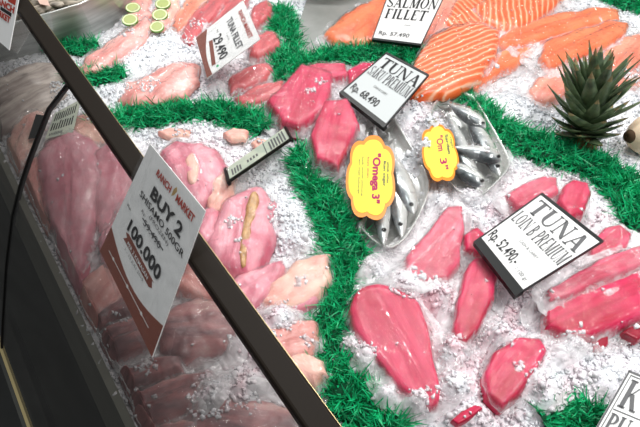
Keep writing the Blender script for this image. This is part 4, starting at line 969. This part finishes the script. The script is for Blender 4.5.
# little grazing tag and the pale green tag behind the glass: rows of fine print
def rows(u0, u1, v0, v1, n, m, vert=False):
    it = []
    for k_ in range(n):
        a_ = k_ / n; b_ = (k_ + .55) / n; e = random.uniform(.0, .25)
        it.append(('b', (u0 + (u1 - u0) * a_, v0, u0 + (u1 - u0) * b_, v1 - (v1 - v0) * e), m, 'print_stroke'))
    return it
def edge_frame(box):
    box('frame', -.03, -.07, 1.03, 0, -.003, .002, M['frame']); box('frame', -.05, -.1, 0, 1.05, -.006, .002, M['frame']); box('frame', 1, -.1, 1.04, 1.05, -.006, .002, M['frame'])
sign('price_tag', 'small grey green tag seen almost edge on, between fillets and open ice', [(227, 168), (284, 128), (290, 139), (230, 180)], [.030, .030, .052, .052], M['paper_green'], 'price tag', frame=edge_frame,
     items=rows(.68, .97, .12, .92, 6, M['ink_grey']) + rows(.05, .22, .2, .7, 4, M['ink_grey']) + [('b', (.60, .05, .615, .95), M['ink_grey'], 'rule')] + rows(.3, .5, .35, .6, 4, M['ink_grey']))
sign('price_tag', 'pale green tag of close black print, seen through the glass beside the dark seam', [(55, 113), (81, 99), (73, 132), (45, 139)], [.05, .05, .034, .034], M['paper_green'], 'price tag', frame=None,
     items=rows(.08, .92, .62, .92, 10, M['ink']) + rows(.08, .92, .26, .56, 9, M['ink']) + rows(.1, .6, .08, .18, 8, M['ink_grey']))
sign('price_tag', 'blackish tag just left of the dark glass seam', [(36, 114), (46, 116), (40, 136), (28, 139)], [.05, .05, .034, .034], M['frame'], 'price tag')

# ------------------------------------------------------------------ lime slices
def lime(px, py, z, r, tilt, rz, label):
    p = P(px, py, z); root = empty('lime_slice', tuple(p)); root.rotation_euler = (tilt, 0, rz); tag(root, label, 'lime slice', 'lime slices in the bags')
    def disc(nm, r0, r1, z0, z1, m):
        n = 28; V = []
        for rr, zz in ((r0, z1), (r1, z1), (r1, z0), (r0, z0)):
            for k_ in range(n): V.append((rr * math.cos(2 * math.pi * k_ / n), rr * math.sin(2 * math.pi * k_ / n), zz))
        Fc = [(a_ * n + i, a_ * n + (i + 1) % n, ((a_ + 1) % 4) * n + (i + 1) % n, ((a_ + 1) % 4) * n + i) for a_ in range(4) for i in range(n)]
        return mesh_obj(nm, V, Fc, m, root, False)
    disc('rind', r * .92, r, -.002, .002, M['lime_rind']); disc('pith', r * .78, r * .92, -.0018, .0022, M['lime_pith']); disc('pulp', .0005, r * .78, -.0016, .0018, M['lime'])
lime(133, 8, .032, .018, .22, .5, 'lime slice at the top of the bag next to the steel partition')
lime(130, 20, .030, .019, .25, .3, 'lime slice lower on the bag next to the steel partition')
lime(163, 4, .034, .019, .20, .2, 'lime slice at the very top, close to the red tuna strips')
lime(160, 15, .032, .019, .25, .1, 'middle lime slice on the bag beside the red tuna strips')
lime(157, 27, .028, .017, .28, .1, 'lowest lime slice, at the foot of its bag on open ice')

# ------------------------------------------------------------------ pineapple
def proj(p):
    v = np.array(p) - CAM; zc = v @ FW; return 320 + F * (v @ RT) / zc, 213.5 - F * (v @ UP) / zc
pb = P(583, 144, .012)
pine = empty('pineapple', tuple(pb)); tag(pine, 'pineapple with dark green crown standing in ice behind the diagonal grass strip', 'pineapple')
tiltq = Matrix.Rotation(math.radians(-24), 4, 'X')     # crown leans away from the viewer
V = []; Fc = []; n = 24
for i in range(9):
    a_ = i / 8 * math.pi * .5
    for k_ in range(n): V.append(tiltq @ Vector((.026 * math.cos(a_) * math.cos(2 * math.pi * k_ / n), .026 * math.cos(a_) * math.sin(2 * math.pi * k_ / n), .028 * math.sin(a_) - .01)))
for i in range(8):
    for k_ in range(n): j = (k_ + 1) % n; Fc.append((i * n + k_, i * n + j, (i + 1) * n + j, (i + 1) * n + k_))
mesh_obj('fruit', V, Fc, M['pineskin'], pine)
V = []; Fc = []; fm = []
NL = 70
for li in range(NL):
    g = li / NL                                   # 0 outer low, 1 inner top
    az = li * 2.39996 + random.uniform(-.15, .15)
    lean = math.radians(92 - 84 * g ** .8 + random.uniform(-8, 8)); h0 = .006 + .088 * g; L = (.052 + .052 * math.sin(min(g * 1.5, 1.) * math.pi * .5)) * random.uniform(.85, 1.12) * (1 if g < .85 else .85)
    wd = .020 * (1 - .25 * g) * random.uniform(.8, 1.15); cu_ = .18 + .25 * (1 - g)
    st = len(V); ns = 8
    d_ = Vector((math.cos(az), math.sin(az), 0)); s_ = Vector((-math.sin(az), math.cos(az), 0)); p_ = Vector((0, 0, h0)) + d_ * .010; an = lean
    for q in range(ns):
        t_ = q / (ns - 1); wq = wd * (1 - t_ ** 1.7) ** .8 * (.85 + .5 * t_ * (1 - t_)); nrm = Vector((-math.cos(an) * d_.x, -math.cos(an) * d_.y, math.sin(an)))
        if q < ns - 1:
            V += [tiltq @ (p_ - s_ * wq + nrm * wq * .45), tiltq @ p_, tiltq @ (p_ + s_ * wq + nrm * wq * .45)]
        else: V += [tiltq @ p_] * 3
        p_ = p_ + (d_ * math.sin(an) + Vector((0, 0, math.cos(an)))) * (L / (ns - 1)); an = lean - cu_ * t_ * 1.2 if g < .6 else lean + cu_ * t_ * .5
    for q in range(ns - 1):
        b0 = st + q * 3; Fc += [(b0, b0 + 1, b0 + 4, b0 + 3), (b0 + 1, b0 + 2, b0 + 5, b0 + 4)]; fm += [1 if q >= ns - 2 else 0] * 2
o = mesh_obj('leaf_crown', V, Fc, None, pine, True, mats=[M['leaf'], M['leaf_tip']], fmat=fm)
sm = o.modifiers.new('thickness', 'SOLIDIFY'); sm.thickness = .0012

# ------------------------------------------------------------------ cream fruit at the right edge
def lathe(prof, n=40):
    V = []; Fc = []
    for r, z in prof:
        for k_ in range(n): V.append((r * math.cos(2 * math.pi * k_ / n), r * math.sin(2 * math.pi * k_ / n), z))
    for i in range(len(prof) - 1):
        for k_ in range(n): j = (k_ + 1) % n; Fc.append((i * n + k_, i * n + j, (i + 1) * n + j, (i + 1) * n + k_))
    return V, Fc
fr = empty('pale_fruit', tuple(P(651, 135, .035))); fr.rotation_euler = (math.radians(84), 0, math.radians(-78)); tag(fr, 'cream coloured rounded fruit with a dark tip at the right edge beside the pineapple', 'fruit')
V, Fc = lathe([(.001, -.04), (.02, -.037), (.034, -.024), (.040, -.004), (.037, .016), (.026, .034), (.014, .044), (.009, .047)]); mesh_obj('flesh', V, Fc, M['cream'], fr)
V, Fc = lathe([(.012, .044), (.013, .047), (.010, .053), (.006, .055), (.001, .054)], 20); mesh_obj('dark_tip', V, Fc, M['husk'], fr)

# ------------------------------------------------------------------ bowl at the back
bc = P(328, -34, .02); bw = empty('bowl', tuple(bc)); tag(bw, 'large smooth grey bowl at the top centre behind the grass corner', 'bowl')
prof = [(.001, -.010), (.05, -.010), (.062, -.004), (.10, .018), (.128, .055), (.140, .095), (.146, .098), (.146, .102), (.137, .101), (.124, .058), (.097, .024), (.06, .003), (.001, .001)]
V, Fc = lathe(prof, 64); mesh_obj('bowl_body', V, Fc, M['bowl'], bw)
V, Fc = lathe([(.140, .094), (.150, .095), (.151, .101), (.140, .103)], 64); mesh_obj('rim', V, Fc, M['bowl'], bw)

# steel ledge plate under the bowl
pl = [P(296, 66, .010), P(300, 20, .010), P(330, -70, .010), P(395, -60, .010), P(372, 44, .010), P(335, 52, .010)]
V = [tuple(p_) for p_ in pl] + [(p_[0], p_[1], p_[2] - .012) for p_ in pl]
st_ = mesh_obj('steel_plate', np.array(V) - np.array(pl[0]), [tuple(range(6))[::-1], tuple(range(6, 12))] + [(i, (i + 1) % 6, 6 + (i + 1) % 6, 6 + i) for i in range(6)], M['steel'], None, False)
st_.location = pl[0]; tag(st_, 'flat grey steel plate under the bowl, left of the plain salmon fillet', 'plate')

# ------------------------------------------------------------------ shellfish beyond the partition
def shell_mesh():
    V = []; Fc = []; n = 14; prof = [(0, .05), (.1, .5), (.3, .9), (.55, 1), (.8, .75), (.95, .35), (1, .05)]
    for s, r in prof:
        for k_ in range(n): an = 2 * math.pi * k_ / n; V.append(((s - .5) * .07, math.cos(an) * .013 * r + .006 * (s - .5) ** 2 * 4, math.sin(an) * .008 * r))
    for i in range(len(prof) - 1):
        for k_ in range(n): j = (k_ + 1) % n; Fc.append((i * n + k_, (i + 1) * n + k_, (i + 1) * n + j, i * n + j))
    return V, Fc
V, Fc = shell_mesh(); proto = mesh_obj('razor_shell', V, Fc, M['shell'])
LAB = 'brown and white long shell in the pile behind the steel partition at the top left'
tag(proto, LAB, 'shellfish', 'brown shells behind the steel partition')
first = True
for k_ in range(46):
    px = random.uniform(30, 112); top = 16 - (px - 40) * .28
    py = top - 3 - random.uniform(0, 26)
    p_ = P(px, py, .07 + random.uniform(-.01, .012))
    o = proto if first else proto.copy()
    if not first: COL.objects.link(o)
    first = False
    o.location = p_; o.rotation_euler = (random.uniform(-.3, .3), random.uniform(-.3, .3), random.uniform(-.5, .9)); o.scale = [random.uniform(.8, 1.2)] * 3
V = [P(0, 30, .05), P(160, -18, .05), P(160, -60, .05), P(-20, -40, .05)]
V = [tuple(v) for v in V] + [(v[0], v[1], v[2] - .06) for v in V]
bin_ = mesh_obj('shell_bin', np.array(V) - np.array(V[0]), [(3, 2, 1, 0), (4, 5, 6, 7), (0, 1, 5, 4), (1, 2, 6, 5), (2, 3, 7, 6), (3, 0, 4, 7)], M['steel'], None, False); bin_.location = V[0]
tag(bin_, 'steel shelf that carries the brown shells behind the partition', 'shelf')
pp = [P(33, -8, .105), P(44, -10, .105), P(50, 6, .098), P(40, 4, .098)]
V = [tuple(v) for v in pp] + [(v[0], v[1], v[2] - .001) for v in pp]
pc = mesh_obj('pink_card', np.array(V) - np.array(V[0]), [(3, 2, 1, 0), (4, 5, 6, 7), (0, 1, 5, 4), (1, 2, 6, 5), (2, 3, 7, 6), (3, 0, 4, 7)], M['pinkpaper'], None, False); pc.location = V[0]
tag(pc, 'small pink card lying on the shells at the end of the rail', 'card')
